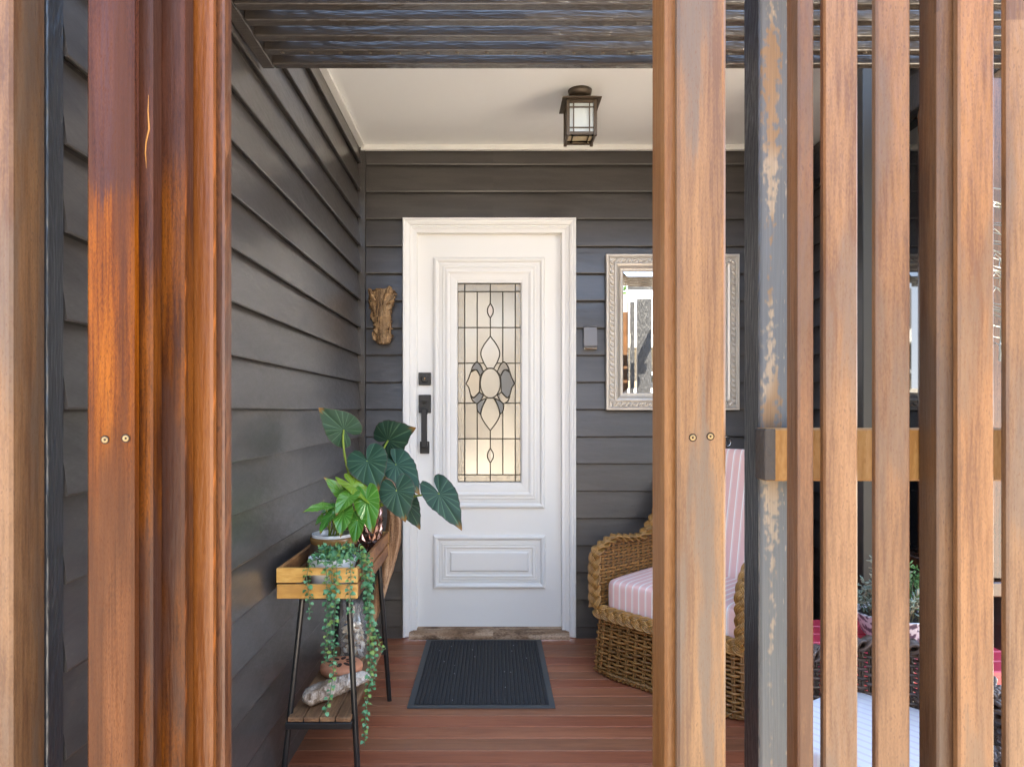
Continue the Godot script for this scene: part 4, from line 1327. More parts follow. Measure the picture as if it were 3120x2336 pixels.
func make_jar() -> void:
	var at := Vector3(-0.548, 0.2325, -2.725)
	var j := thing("glass_jar", "clear glass preserving jar of shells on the lower shelf", "jar", at)
	var m := MB.new()
	m.lathe([Vector2(0.0, 0.0), Vector2(0.046, 0.0), Vector2(0.052, 0.006), Vector2(0.053, 0.13), Vector2(0.050, 0.150), Vector2(0.042, 0.166), Vector2(0.040, 0.172), Vector2(0.042, 0.175), Vector2(0.040, 0.180), Vector2(0.042, 0.185), Vector2(0.040, 0.190), Vector2(0.042, 0.195), Vector2(0.040, 0.200), Vector2(0.041, 0.210), Vector2(0.038, 0.213), Vector2(0.037, 0.205), Vector2(0.037, 0.168), Vector2(0.047, 0.150), Vector2(0.0495, 0.13), Vector2(0.0495, 0.008), Vector2(0.0, 0.006)], Vector3.ZERO, 40)
	var gm := StandardMaterial3D.new()
	gm.resource_name = "jar_glass"
	gm.albedo_color = Color(0.95, 0.98, 0.98, 0.06)
	gm.transparency = BaseMaterial3D.TRANSPARENCY_ALPHA
	gm.roughness = 0.03
	obj("jar_wall", m, gm, j)
	m = MB.new()
	m.lathe([Vector2(0.0395, 0.2135), Vector2(0.040, 0.217), Vector2(0.0, 0.218)], Vector3.ZERO, 32)
	obj("jar_lid", m, gm, j)
	var sh := thing("shell_fill", "cream seashells filling the glass jar", "shells", at)
	for k in 130:
		m = MB.new()
		var y := 0.012 + 0.118 * (k / 130.0)
		var a := rng.randf() * TAU
		var r := sqrt(rng.randf()) * 0.033
		var cc := Color(0.78, 0.66, 0.48).lerp(Color(0.92, 0.90, 0.84), rng.randf())
		if k % 5 == 0: cc = Color(0.42, 0.27, 0.13)
		if k == 124 or k == 118: cc = Color(0.12, 0.17, 0.34)
		m.col = cc
		var bs := Basis.from_euler(Vector3(rng.randf() * 6, rng.randf() * 6, rng.randf() * 6))
		# ribbed half-shell
		var rows := []
		var s := rng.randf_range(0.012, 0.020)
		for i in 6:
			var row := PackedVector3Array()
			for q in 11:
				var an := PI * (q / 10.0) * 0.9 + 0.15
				var rr := s * (i / 5.0) * (1.0 + 0.05 * (q % 2))
				row.push_back(Vector3(cos(an) * rr, s * 0.5 * (1.0 - pow(i / 5.0 - 0.3, 2.0)), sin(an) * rr - s * 0.4) * 1.0)
			rows.append(row)
		for i in 6:
			for q in 11:
				rows[i][q] = bs * rows[i][q]
		m.surf(rows, false, null)
		obj("shell", m, mats.shell, sh, Vector3(cos(a) * r, y, sin(a) * r))

# ------------------------------------------------------------------ plants
# heart-shaped leaf from its stalk joint (base) to its tip; upper side towards face
func heart_leaf(base: Vector3, tip: Vector3, face: Vector3, wide: float, fold: float, droop: float, blade: Color, vein: Color, edge: Color) -> MB:
	var m := MB.new()
	var L := base.distance_to(tip)
	var ey := (tip - base) / L
	var ez := (face - ey * face.dot(ey)).normalized()
	var ex := ey.cross(ez)
	var key := [[0.0, 1.0], [5.0, 0.90], [12.0, 0.80], [22.0, 0.70], [35.0, 0.61], [50.0, 0.555], [70.0, 0.525], [90.0, 0.515], [110.0, 0.53], [128.0, 0.56], [145.0, 0.58], [156.0, 0.54], [166.0, 0.40], [174.0, 0.17], [180.0, 0.06]]
	var veins := [0.0, 24.0, 42.0, 62.0, 86.0, 114.0, 146.0]
	var angs := []
	for a in [0, 2.5, 6, 10, 16, 21, 24, 27, 33, 39, 42, 45, 52, 59, 62, 65, 74, 83, 86, 89, 100, 111, 114, 117, 130, 143, 146, 149, 156, 162, 168, 174, 180]:
		angs.append(float(a))
	var full := []
	for i in range(angs.size() - 1, 0, -1):
		full.append(-angs[i])
	full.append_array(angs)
	var rows := []
	var cols := []
	var fr := [0.0, 0.12, 0.28, 0.46, 0.64, 0.82, 0.94, 1.0]
	for f: float in fr:
		var row := PackedVector3Array()
		var crow := PackedColorArray()
		for a: float in full:
			var aa := absf(a)
			var r := 0.0
			for k in key.size() - 1:
				if aa >= key[k][0] and aa <= key[k + 1][0]:
					r = lerpf(key[k][1], key[k + 1][1], smoothstep(0.0, 1.0, (aa - key[k][0]) / (key[k + 1][0] - key[k][0])) * 0.5 + 0.5 * (aa - key[k][0]) / (key[k + 1][0] - key[k][0]))
			var wave := 1.0 + 0.015 * sin(a * 0.31 + L * 900.0)
			var x := sin(deg_to_rad(a)) * r * f * wide * wave
			var y := cos(deg_to_rad(a)) * r * f * wave
			var dv := 99.0
			for q in veins:
				dv = minf(dv, absf(aa - q))
			var ridge := minf(dv, 10.0) / 10.0 * 0.030 * f * (1.0 - f * 0.5)
			var z := fold * absf(x) + ridge - droop * (y * y * 0.7 + x * x * 1.0) + 0.02 * sin(a * 0.11 + L * 500.0) * f * f
			row.push_back(base + (ex * x + ey * y + ez * z) * L)
			var cc := blade
			if dv < 1.0:
				cc = vein.lerp(blade, f * (0.35 if aa < 1.0 else 0.6))
			if f > 0.97:
				cc = blade.lerp(edge, 0.6)
			if f > 0.9 and aa < 4.0:
				cc = Color(0.20, 0.10, 0.02)
			crow.push_back(cc)
		rows.append(row)
		cols.append(crow)
	m.surf(rows, false, base - ez * L * 3.0, cols)
	return m

func stalk(from: Vector3, to: Vector3, bow: Vector3, r0: float, r1: float, color: Color) -> MB:
	var m := MB.new()
	m.col = color
	var pts := PackedVector3Array()
	var rad := PackedFloat32Array()
	for k in 11:
		var t := k / 10.0
		pts.push_back(from.lerp(to, t) + bow * (4.0 * t * (1.0 - t)))
		rad.push_back(lerpf(r0, r1, t))
	m.tube(pts, rad, 7)
	return m

func make_stand_plants() -> void:
	# pots
	var rose := thing("faceted_pot", "rose copper faceted pot in the crate, holding the dark-leaved plant", "pot", Vector3(-0.490, 0.6215, -2.66))
	var m := MB.new()
	var seg := 16
	var lev := [[0.0, 0.045], [0.022, 0.052], [0.052, 0.057], [0.082, 0.061], [0.112, 0.063], [0.142, 0.064], [0.172, 0.063], [0.20, 0.061]]
	for i in lev.size() - 1:
		for k in seg:
			var h0 := 0.5 * (i % 2)
			var h1 := 0.5 * ((i + 1) % 2)
			var pt := func(l: int, kk: float) -> Vector3:
				var a := TAU * kk / seg
				return Vector3(cos(a) * lev[l][1], lev[l][0], sin(a) * lev[l][1])
			var mid := Vector3(cos(TAU * (k + 0.5) / seg), 0.0, sin(TAU * (k + 0.5) / seg))
			var a0: Vector3 = pt.call(i, k + h0)
			var a1: Vector3 = pt.call(i, k + 1 + h0)
			var b0: Vector3 = pt.call(i + 1, k + h1)
			var b1: Vector3 = pt.call(i + 1, k + 1 + h1)
			for tr in ([[a0, a1, b0 if h1 > h0 else b1], [b0, b1, a1 if h1 > h0 else a0]]):
				# each facet is a shallow pyramid
				var cen: Vector3 = (tr[0] + tr[1] + tr[2]) / 3.0
				var apex: Vector3 = cen + Vector3(cen.x, 0, cen.z).normalized() * 0.006
				for e in 3:
					var p: Vector3 = tr[e]
					var q: Vector3 = tr[(e + 1) % 3]
					var nn: Vector3 = (q - p).cross(apex - p).normalized()
					if nn.dot(Vector3(cen.x, 0, cen.z)) < 0.0: nn = -nn
					m.tri(p, q, apex, nn, nn, nn)
	obj("pot_wall", m, mats.pot_rose, rose)
	m = MB.new()
	m.lathe([Vector2(0.0, 0.185), Vector2(0.0595, 0.187)].map(func(p): return p), Vector3.ZERO, 24)
	obj("soil", m, mats.soil, rose)
	var brown := thing("brown_pot", "brown glazed pot with white lining in the crate", "pot", Vector3(-0.556, 0.6215, -2.405))
	m = MB.new()
	m.lathe([Vector2(0.0, 0.0), Vector2(0.070, 0.0), Vector2(0.080, 0.010), Vector2(0.086, 0.035), Vector2(0.083, 0.07), Vector2(0.076, 0.10), Vector2(0.074, 0.118)], Vector3.ZERO, 44)
	obj("pot_wall", m, mats.pot_brown, brown)
	m = MB.new()
	m.lathe([Vector2(0.0742, 0.1181), Vector2(0.0765, 0.126), Vector2(0.077, 0.136), Vector2(0.074, 0.140), Vector2(0.0705, 0.1395)], Vector3.ZERO, 44)
	obj("rim", m, mats.glaze_rim, brown)
	m = MB.new()
	m.lathe([Vector2(0.0700, 0.139), Vector2(0.0705, 0.1475), Vector2(0.0695, 0.1500), Vector2(0.0655, 0.1490), Vector2(0.0630, 0.128)], Vector3.ZERO, 44)
	obj("lining", m, mats.pot_white, brown)
	m = MB.new()
	m.lathe([Vector2(0.0, 0.134), Vector2(0.0632, 0.131)], Vector3.ZERO, 24)
	obj("soil", m, mats.soil, brown)
	var white := thing("white_pot", "white oval pot at the front of the crate", "pot", Vector3(-0.520, 0.6215, -2.245))
	m = MB.new()
	m.lathe([Vector2(0.0, 0.0), Vector2(0.050, 0.0), Vector2(0.058, 0.006), Vector2(0.066, 0.06), Vector2(0.070, 0.100), Vector2(0.068, 0.1025), Vector2(0.065, 0.100), Vector2(0.062, 0.085)], Vector3.ZERO, 40, Vector2(1.1, 0.9))
	obj("pot_wall", m, mats.pot_white, white)
	m = MB.new()
	m.lathe([Vector2(0.0, 0.092), Vector2(0.0625, 0.088)], Vector3.ZERO, 24, Vector2(1.1, 0.9))
	obj("soil", m, mats.soil, white)
	# dark-leaved plant
	var al := thing("elephant_ear_plant", "tall plant with dark heart-shaped leaves rising from the faceted pot", "plant")
	var dark := Color(0.022, 0.050, 0.034)
	var vein := Color(0.10, 0.18, 0.10)
	var root := Vector3(-0.490, 0.805, -2.66)
	var leaves := [
		[Vector3(-0.551, 1.124, -2.56), Vector3(-0.626, 1.203, -2.50), Vector3(0.1, 0.15, 1), 1.0, Vector3(-0.02, 0.03, 0.03)],
		[Vector3(-0.402, 1.080, -2.66), Vector3(-0.302, 1.129, -2.60), Vector3(0.0, 0.2, 1), 1.2, Vector3(0.0, 0.03, 0.0)],
		[Vector3(-0.453, 1.014, -2.50), Vector3(-0.405, 0.918, -2.43), Vector3(0.0, 0.35, 1), 1.12, Vector3(0.0, 0.04, 0.03)],
		[Vector3(-0.357, 0.995, -2.56), Vector3(-0.262, 0.905, -2.48), Vector3(0.35, 0.3, 1), 0.80, Vector3(0.0, 0.03, 0.0)],
		[Vector3(-0.340, 0.912, -2.45), Vector3(-0.308, 0.814, -2.40), Vector3(-0.1, 0.3, 1), 1.1, Vector3(0.0, 0.02, 0.02)],
		[Vector3(-0.322, 0.858, -2.56), Vector3(-0.264, 0.767, -2.52), Vector3(0.3, 0.2, 1), 0.75, Vector3(0.0, 0.02, 0.0)],
		[Vector3(-0.195, 0.892, -2.52), Vector3(-0.110, 0.781, -2.45), Vector3(0.25, 0.35, 1), 0.74, Vector3(0.0, 0.02, 0.0)],
		[Vector3(-0.520, 0.968, -2.66), Vector3(-0.548, 1.032, -2.63), Vector3(-0.7, 0.1, 0.6), 0.9, Vector3(0.0, 0.02, 0.0)],
	]
	for k in leaves.size():
		var q: Array = leaves[k]
		var shade := dark.lerp(Color(0.030, 0.068, 0.036), rng.randf() * 0.8)
		if k == 7: shade = Color(0.05, 0.10, 0.04)
		var lf := heart_leaf(q[0], q[1], q[2], q[3], 0.10 + 0.08 * rng.randf(), 0.16 + 0.1 * rng.randf(), shade, vein, Color(0.10, 0.06, 0.05))
		obj("leaf", lf, mats.leaf, al)
		obj("stalk", stalk(root + Vector3(rng.randf_range(-0.02, 0.02), -0.01, rng.randf_range(-0.015, 0.02)), q[0], q[4], 0.0055, 0.0035, Color(0.22, 0.30, 0.05)), mats.leaf, al)
	# bright green plant in the brown pot
	var an := thing("glossy_green_plant", "low plant with glossy bright green heart leaves in the brown pot", "plant")
	var r2 := Vector3(-0.552, 0.755, -2.405)
	var g1 := Color(0.05, 0.17, 0.022)
	var lv2 := [
		[Vector3(-0.579, 0.867, -2.36), Vector3(-0.633, 0.862, -2.30), Vector3(-0.1, 1, 0.8), 0.55],
		[Vector3(-0.528, 0.902, -2.44), Vector3(-0.583, 0.964, -2.40), Vector3(0.2, 0.5, 1), 0.59],
		[Vector3(-0.496, 0.897, -2.38), Vector3(-0.523, 0.852, -2.30), Vector3(-0.1, 0.7, 0.8), 0.70],
		[Vector3(-0.546, 0.842, -2.34), Vector3(-0.571, 0.796, -2.27), Vector3(-0.5, 0.6, 0.8), 0.63],
		[Vector3(-0.508, 0.846, -2.35), Vector3(-0.497, 0.790, -2.26), Vector3(0.1, 0.7, 0.8), 0.63],
		[Vector3(-0.437, 0.886, -2.40), Vector3(-0.404, 0.787, -2.32), Vector3(0.0, 0.4, 1), 0.67],
		[Vector3(-0.460, 0.822, -2.36), Vector3(-0.456, 0.757, -2.28), Vector3(-0.2, 0.3, 1), 0.63],
		[Vector3(-0.494, 0.931, -2.44), Vector3(-0.392, 0.866, -2.38), Vector3(0.2, 1.0, 0.4), 0.59],
		[Vector3(-0.588, 0.827, -2.38), Vector3(-0.606, 0.806, -2.36), Vector3(-0.2, 0.4, 1), 0.67],
		[Vector3(-0.556, 0.856, -2.42), Vector3(-0.592, 0.842, -2.38), Vector3(0, 0.8, 1), 0.67],
		[Vector3(-0.530, 0.835, -2.44), Vector3(-0.515, 0.800, -2.36), Vector3(0, 0.5, 1), 0.67],
	]
	for k in lv2.size():
		var q: Array = lv2[k]
		var gg := g1.lerp(Color(0.09, 0.22, 0.025), rng.randf())
		var ed := Color(0.24, 0.26, 0.03)
		if k == 7: gg = Color(0.17, 0.27, 0.02)
		obj("leaf", heart_leaf(q[0], q[1], q[2], q[3], 0.16, 0.14, gg, Color(0.22, 0.36, 0.10), ed), mats.leaf_gloss, an)
		obj("stalk", stalk(r2 + Vector3(rng.randf_range(-0.02, 0.02), 0, rng.randf_range(-0.02, 0.02)), q[0], Vector3(0, 0.015, 0), 0.0035, 0.0022, Color(0.20, 0.26, 0.05)), mats.leaf, an)
	# small-leaved filler between the pots
	var fl := thing("small_leaved_plant", "fine grey-green filler plant between the glossy leaves", "plant")
	m = MB.new()
	for k in 420:
		var p := Vector3(-0.535, 0.835, -2.50) + Vector3(rng.randfn() * 0.035, rng.randfn() * 0.022, rng.randfn() * 0.03)
		m.col = Color(0.16, 0.18, 0.09).lerp(Color(0.42, 0.40, 0.28), rng.randf())
		var d := Vector3(rng.randfn(), rng.randfn() + 0.4, rng.randfn()).normalized()
		m.blob(p, Vector3(0.0022, 0.0008, 0.0055), Basis.looking_at(d, Vector3(0.1, 1, 0.2)), 5, 3)
	for k in 14:
		m.col = Color(0.12, 0.12, 0.06)
		m.tube(PackedVector3Array([Vector3(-0.535, 0.74, -2.49), Vector3(-0.535, 0.835, -2.5) + Vector3(rng.randfn() * 0.04, 0.02, rng.randfn() * 0.03)]), PackedFloat32Array([0.0012]), 4)
	var fo := obj("foliage", m, mats.leaf, fl)
	fo.set_meta("kind", "stuff")
	make_trailing()

func trail(pts: Array, step: float, size: float, sd: int) -> MB:
	var m := MB.new()
	var r := RandomNumberGenerator.new()
	r.seed = sd
	var cv := Curve3D.new()
	for i in pts.size():
		var t: Vector3 = (pts[mini(i + 1, pts.size() - 1)] - pts[maxi(i - 1, 0)]) / 6.0
		cv.add_point(pts[i], -t, t)
	cv.bake_interval = 0.004
	var L := cv.get_baked_length()
	var line := PackedVector3Array()
	var n := int(L / 0.012)
	for i in n + 1:
		line.push_back(cv.sample_baked(L * i / n) + Vector3(r.randf_range(-0.001, 0.001), 0, r.randf_range(-0.001, 0.001)))
	m.col = Color(0.10, 0.17, 0.08)
	m.tube(line, PackedFloat32Array([0.0011]), 5)
	var s := 0.006
	var spin := r.randf() * TAU
	while s < L:
		var p := cv.sample_baked(s)
		var t := (cv.sample_baked(minf(L, s + 0.004)) - cv.sample_baked(maxf(0.0, s - 0.004))).normalized()
		var a := t.cross(Vector3(0.2, 0.1, 1)).normalized()
		var b := t.cross(a)
		spin += PI / 2 + r.randf_range(-0.5, 0.5)
		for q in 2:
			var an := spin + PI * q
			var out := (a * cos(an) + b * sin(an)).normalized()
			var dir := (out + t * r.randf_range(-0.2, 0.5)).normalized()
			var sz := size * r.randf_range(0.65, 1.2) * (1.0 - 0.35 * s / L)
			var face := (t * -1.0 + out * r.randf_range(-0.4, 0.4) + Vector3(0, 0, r.randf_range(0.0, 0.9))).normalized()
			var side := dir.cross(face).normalized()
			face = side.cross(dir)
			var cc := Color(0.075, 0.21, 0.085).lerp(Color(0.16, 0.32, 0.16), r.randf())
			if r.randf() < 0.18: cc = Color(0.20, 0.30, 0.08)
			m.col = cc
			# cupped oval blade with a fold down the middle
			var rows := []
			for i in 5:
				var f := i / 4.0
				var w := sz * 0.42 * sqrt(maxf(0.0, 1.0 - pow(2.0 * f - 1.0, 2.0))) + 0.0001
				var mid := p + dir * (0.002 + f * sz) + face * sz * (0.14 * sin(PI * f) - 0.22 * f * f)
				rows.append(PackedVector3Array([mid - side * w + face * w * 0.35, mid, mid + side * w + face * w * 0.35]))
			m.surf(rows, false, p - face)
		s += step * r.randf_range(0.8, 1.2)
	return m

func make_trailing() -> void:
	var tp := thing("trailing_plant", "trailing plant with small round blue-green leaves spilling over the crate", "plant")
	var c := Vector3(-0.515, 0.72, -2.235)
	var runs := [
		[c, Vector3(-0.56, 0.73, -2.18), Vector3(-0.572, 0.69, -2.135), Vector3(-0.565, 0.62, -2.132), Vector3(-0.562, 0.555, -2.130)],
		[c, Vector3(-0.525, 0.738, -2.17), Vector3(-0.512, 0.69, -2.132), Vector3(-0.508, 0.56, -2.128), Vector3(-0.515, 0.42, -2.125)],
		[c, Vector3(-0.49, 0.738, -2.17), Vector3(-0.480, 0.68, -2.130), Vector3(-0.486, 0.54, -2.125), Vector3(-0.490, 0.38, -2.122), Vector3(-0.512, 0.272, -2.12)],
		[c, Vector3(-0.455, 0.735, -2.18), Vector3(-0.437, 0.69, -2.132), Vector3(-0.440, 0.64, -2.130), Vector3(-0.437, 0.575, -2.128)],
		[c, Vector3(-0.44, 0.742, -2.21), Vector3(-0.402, 0.71, -2.20), Vector3(-0.394, 0.60, -2.20), Vector3(-0.392, 0.48, -2.20), Vector3(-0.390, 0.36, -2.20), Vector3(-0.402, 0.25, -2.20), Vector3(-0.408, 0.135, -2.20)],
		[c, Vector3(-0.43, 0.745, -2.24), Vector3(-0.397, 0.69, -2.235), Vector3(-0.398, 0.58, -2.23), Vector3(-0.384, 0.44, -2.23), Vector3(-0.386, 0.30, -2.225)],
		[c, Vector3(-0.43, 0.74, -2.20), Vector3(-0.405, 0.66, -2.19), Vector3(-0.386, 0.54, -2.185), Vector3(-0.360, 0.47, -2.185), Vector3(-0.345, 0.44, -2.185)],
		[c, Vector3(-0.50, 0.735, -2.175), Vector3(-0.497, 0.68, -2.134), Vector3(-0.497, 0.55, -2.13), Vector3(-0.502, 0.47, -2.128)],
		[c, Vector3(-0.43, 0.75, -2.22), Vector3(-0.408, 0.70, -2.215), Vector3(-0.402, 0.62, -2.21), Vector3(-0.402, 0.55, -2.205)],
	]
	for k in runs.size():
		obj("strand", trail(runs[k], 0.0115 if k in [4, 5] else 0.0135, 0.0205, 700 + k), mats.leaf, tp)
	# the bushy crown in the pot
	for k in 16:
		var a := rng.randf() * TAU
		var d := Vector3(cos(a), 0, sin(a) * 0.6)
		obj("strand", trail([c + d * 0.012, c + d * 0.03 + Vector3(0, 0.022 + rng.randf() * 0.016, 0), c + d * 0.068 + Vector3(0, 0.02 + rng.randf_range(-0.02, 0.022), 0.012)], 0.011, 0.021, 800 + k), mats.leaf, tp)

# ------------------------------------------------------------------ wicker
func cane_color(base: Color) -> Color:
	var t := rng.randf()
	return base * lerpf(0.7, 1.25, t)

# woven wall: bottom and top points of each stake; rows of cane weave in and out between them
func weave(m: MB, lo: PackedVector3Array, hi: PackedVector3Array, closed: bool, pitch: float, r: float, base: Color) -> void:
	var n := lo.size()
	var y0 := 1e9
	var y1 := -1e9
	for i in n:
		y0 = minf(y0, lo[i].y)
		y1 = maxf(y1, hi[i].y)
	var nrm := PackedVector3Array()
	for i in n:
		var t := lo[(i + 1) % n if closed else mini(i + 1, n - 1)] - lo[(i - 1 + n) % n if closed else maxi(i - 1, 0)]
		nrm.push_back(t.cross(Vector3.UP).normalized())
	var rows := int((y1 - y0) / pitch)
	for q in rows:
		var y := y0 + (q + 0.5) * pitch
		m.col = cane_color(base)
		var pts := PackedVector3Array()
		for ii in (n + 1 if closed else n):
			var i := ii % n
			var h := hi[i].y - lo[i].y
			if y < hi[i].y and y >= lo[i].y and h > 0.01:
				var f := (y - lo[i].y) / h
				var p := lo[i].lerp(hi[i], f) + nrm[i] * (r * 1.25 if (i + q) % 2 == 0 else -r * 1.25) + Vector3(0, rng.randf_range(-0.0012, 0.0012), 0)
				if pts.size():
					pts.push_back((pts[pts.size() - 1] + p) / 2.0)
				pts.push_back(p)
			else:
				if pts.size() > 2:
					m.tube(pts, PackedFloat32Array([r]), 5)
				pts = PackedVector3Array()
		if pts.size() > 2:
			m.tube(pts, PackedFloat32Array([r]), 5)
	for i in n:
		if hi[i].y - lo[i].y > 0.02:
			for s in [-0.5, 0.5]:
				m.col = cane_color(base * 0.9)
				var t: Vector3 = nrm[i].cross(Vector3.UP) * r * 1.3 * s
				m.tube(PackedVector3Array([lo[i] + t, hi[i] + t]), PackedFloat32Array([r * 0.75]), 5)

func braid(m: MB, path: PackedVector3Array, up: Vector3, width: float, wave: float, r: float, base: Color) -> void:
	var cv := Curve3D.new()
	for i in path.size():
		var t := (path[mini(i + 1, path.size() - 1)] - path[maxi(i - 1, 0)]) / 6.0
		cv.add_point(path[i], -t, t)
	cv.bake_interval = 0.005
	var L := cv.get_baked_length()
	var n := int(L / wave * 20.0)
	for k in 3:
		# the strand's own line first, then its canes side by side along it
		var mid := PackedVector3Array()
		var flat := PackedVector3Array()
		for i in n + 1:
			var s := L * i / n
			var p := cv.sample_baked(s, true)
			var t := (cv.sample_baked(minf(L, s + 0.02), true) - cv.sample_baked(maxf(0.0, s - 0.02), true)).normalized()
			var u := (up - t * up.dot(t)).normalized()
			var a := t.cross(u)
			var ph := TAU * s / wave + k * TAU / 3.0
			mid.push_back(p + a * (width * sin(ph)) + u * (r * 2.0 * sin(2.0 * ph + 0.4)))
			flat.push_back(u)
		for c in 4:
			m.col = cane_color(base)
			var pts := PackedVector3Array()
			for i in n + 1:
				var dir := (mid[mini(i + 1, n)] - mid[maxi(i - 1, 0)]).normalized()
				pts.push_back(mid[i] + dir.cross(flat[i]).normalized() * (c - 1.5) * r * 1.75)
			m.tube(pts, PackedFloat32Array([r]), 6)

func cushion(size: Vector3, plump: float) -> MB:
	# rounded, slightly crowned box with piping-sharp seams
	var m := MB.new()
	var rows := []
	var n := 26
	for i in n + 1:
		var ph := PI * i / n - PI / 2
		var row := PackedVector3Array()
		for k in 64:
			var a := TAU * k / 64
			var cx := signf(cos(a)) * pow(absf(cos(a)), 0.15)
			var cz := signf(sin(a)) * pow(absf(sin(a)), 0.15)
			var cy := signf(sin(ph)) * pow(absf(sin(ph)), 0.30)
			var cr := pow(maxf(cos(ph), 0.0), 0.10)
			var crown := 1.0 + plump * (1.0 - minf(1.0, (cx * cx + cz * cz) * cr * cr * 0.5))
			row.push_back(Vector3(cx * cr * size.x * 0.5, cy * size.y * 0.5 * crown, cz * cr * size.z * 0.5))
		rows.append(row)
	m.surf(rows, true, Vector3.ZERO)
	return m

func make_armchair() -> void:
	var C := thing("wicker_armchair", "honey coloured wicker armchair with pink striped cushions", "armchair", Vector3(0.955, 0.0, -3.145), deg_to_rad(-46))
	var cane := Color(0.29, 0.140, 0.040)
	var plan := func(y: float) -> Array:   # corners: front left, front right, back right, back left
		var g := lerpf(0.017, 0.0, y / 0.28)
		return [Vector3(-0.350 - g, y, 0.330 + g), Vector3(0.350 + g, y, 0.330 + g), Vector3(0.285 + g, y, -0.32 - g), Vector3(-0.285 - g, y, -0.32 - g)]
	var loop := func(y: float, per: int) -> PackedVector3Array:
		var q: Array = plan.call(y)
		var out := PackedVector3Array()
		for s in 4:
			for k in per:
				var t := float(k) / per
				var p: Vector3 = q[s].lerp(q[(s + 1) % 4], t)
				out.push_back(p)
		# round the corners
		for pass_i in 1:
			var nx := out.duplicate()
			for i in out.size():
				nx[i] = (out[i] * 2.0 + out[(i + 1) % out.size()] + out[(i - 1 + out.size()) % out.size()]) / 4.0
			out = nx
		return out
	var m := MB.new()
	weave(m, loop.call(0.012, 16), loop.call(0.285, 16), true, 0.0165, 0.0062, cane * 0.85)
	var sk := obj("woven_skirt", m, mats.cane, C)
	sk.set_meta("kind", "stuff")
	m = MB.new()
	braid(m, _closed(loop.call(0.016, 6)), Vector3(0, -1, 0), 0.004, 0.07, 0.0042, cane * 0.8)
	var fb := obj("foot_border", m, mats.cane, C)
	fb.set_meta("kind", "stuff")
	# U-shaped wall of arms and back
	var lo := PackedVector3Array()
	var hi := PackedVector3Array()
	var u := PackedVector3Array()
	for k in 18: u.push_back(Vector3(-0.350, 0, 0.325).lerp(Vector3(-0.292, 0, -0.29), k / 17.0))
	for k in range(1, 16): u.push_back(Vector3(-0.292, 0, -0.29).lerp(Vector3(0.292, 0, -0.29), k / 16.0))
	for k in 18: u.push_back(Vector3(0.292, 0, -0.29).lerp(Vector3(0.350, 0, 0.325), k / 17.0))
	for i in u.size():
		var p := u[i]
		var zf := (0.325 - p.z) / 0.615
		var h := 0.555 + 0.045 * sin(clampf(zf / 0.25, 0, 1) * PI / 2) - 0.02 * sin(clampf((zf - 0.25) / 0.35, 0, 1) * PI)
		h += smoothstep(0.55, 1.0, zf) * 0.30
		if i >= 18 and i <= 33:
			h = 0.90 + 0.06 * sin(PI * (i - 17.5) / 15.5)
		lo.push_back(Vector3(p.x, 0.286, p.z - 0.0))
		hi.push_back(Vector3(p.x * lerpf(1.0, 1.03, zf), h, p.z - (0.10 * (h - 0.286) if zf > 0.95 else 0.0)))
	m = MB.new()
	weave(m, lo, hi, false, 0.0155, 0.0058, cane)
	var bk := obj("woven_arms_and_back", m, mats.cane, C)
	bk.set_meta("kind", "stuff")
	m = MB.new()
	var path := PackedVector3Array([Vector3(-0.352, 0.30, 0.345), Vector3(-0.354, 0.40, 0.347), Vector3(-0.355, 0.50, 0.345)])
	for i in hi.size():
		if i % 3 == 0:
			path.push_back(hi[i] + Vector3(0, 0.006, 0))
	path.push_back(Vector3(0.355, 0.50, 0.345)); path.push_back(Vector3(0.354, 0.40, 0.347)); path.push_back(Vector3(0.352, 0.30, 0.345))
	braid(m, path, Vector3(0, 0.45, 1), 0.018, 0.135, 0.0045, Color(0.32, 0.165, 0.045))
	var tb := obj("arm_braid", m, mats.cane, C)
	tb.set_meta("kind", "stuff")
	m = MB.new()
	braid(m, PackedVector3Array([Vector3(-0.355, 0.285, 0.338), Vector3(-0.1, 0.283, 0.352), Vector3(0.1, 0.283, 0.352), Vector3(0.355, 0.285, 0.338)]), Vector3(0, 0.3, 1), 0.018, 0.135, 0.0045, Color(0.32, 0.165, 0.045))
	var sb := obj("seat_braid", m, mats.cane, C)
	sb.set_meta("kind", "stuff")
	m = MB.new()
	m.box(Vector3(-0.32, 0.255, -0.30), Vector3(0.32, 0.275, 0.32), 0.004)
	obj("seat_base", m, mat("seat_base", lin(0.10, 0.06, 0.03), 0.8), C)
	var sc := thing("seat_cushion", "pink and white striped seat cushion on the honey coloured armchair", "cushion", Vector3(0.955, 0.0, -3.145), deg_to_rad(-46))
	sc.translate_object_local(Vector3(0, 0.352, 0.022))
	obj("cushion_cover", cushion(Vector3(0.640, 0.150, 0.595), 0.16), mats.pink_stripe, sc)
	var bc := thing("back_cushion", "pink and white striped back cushion leaning in the honey coloured armchair", "cushion", Vector3(0.955, 0.0, -3.145), deg_to_rad(-46))
	bc.translate_object_local(Vector3(0, 0.70, -0.225))
	bc.rotate_object_local(Vector3(1, 0, 0), deg_to_rad(-12))
	var bm := cushion(Vector3(0.56, 0.13, 0.62), 0.2)
	for k in bm.v.size():
		var p := bm.v[k]
		bm.v[k] = Vector3(p.x, -p.z, p.y)
		var q := bm.n[k]
		bm.n[k] = Vector3(q.x, -q.z, q.y)
	obj("cushion_cover", bm, mats.pink_stripe, bc)

func _closed(p: PackedVector3Array) -> PackedVector3Array:
	var q := p.duplicate()
	q.push_back(p[0])
	return q

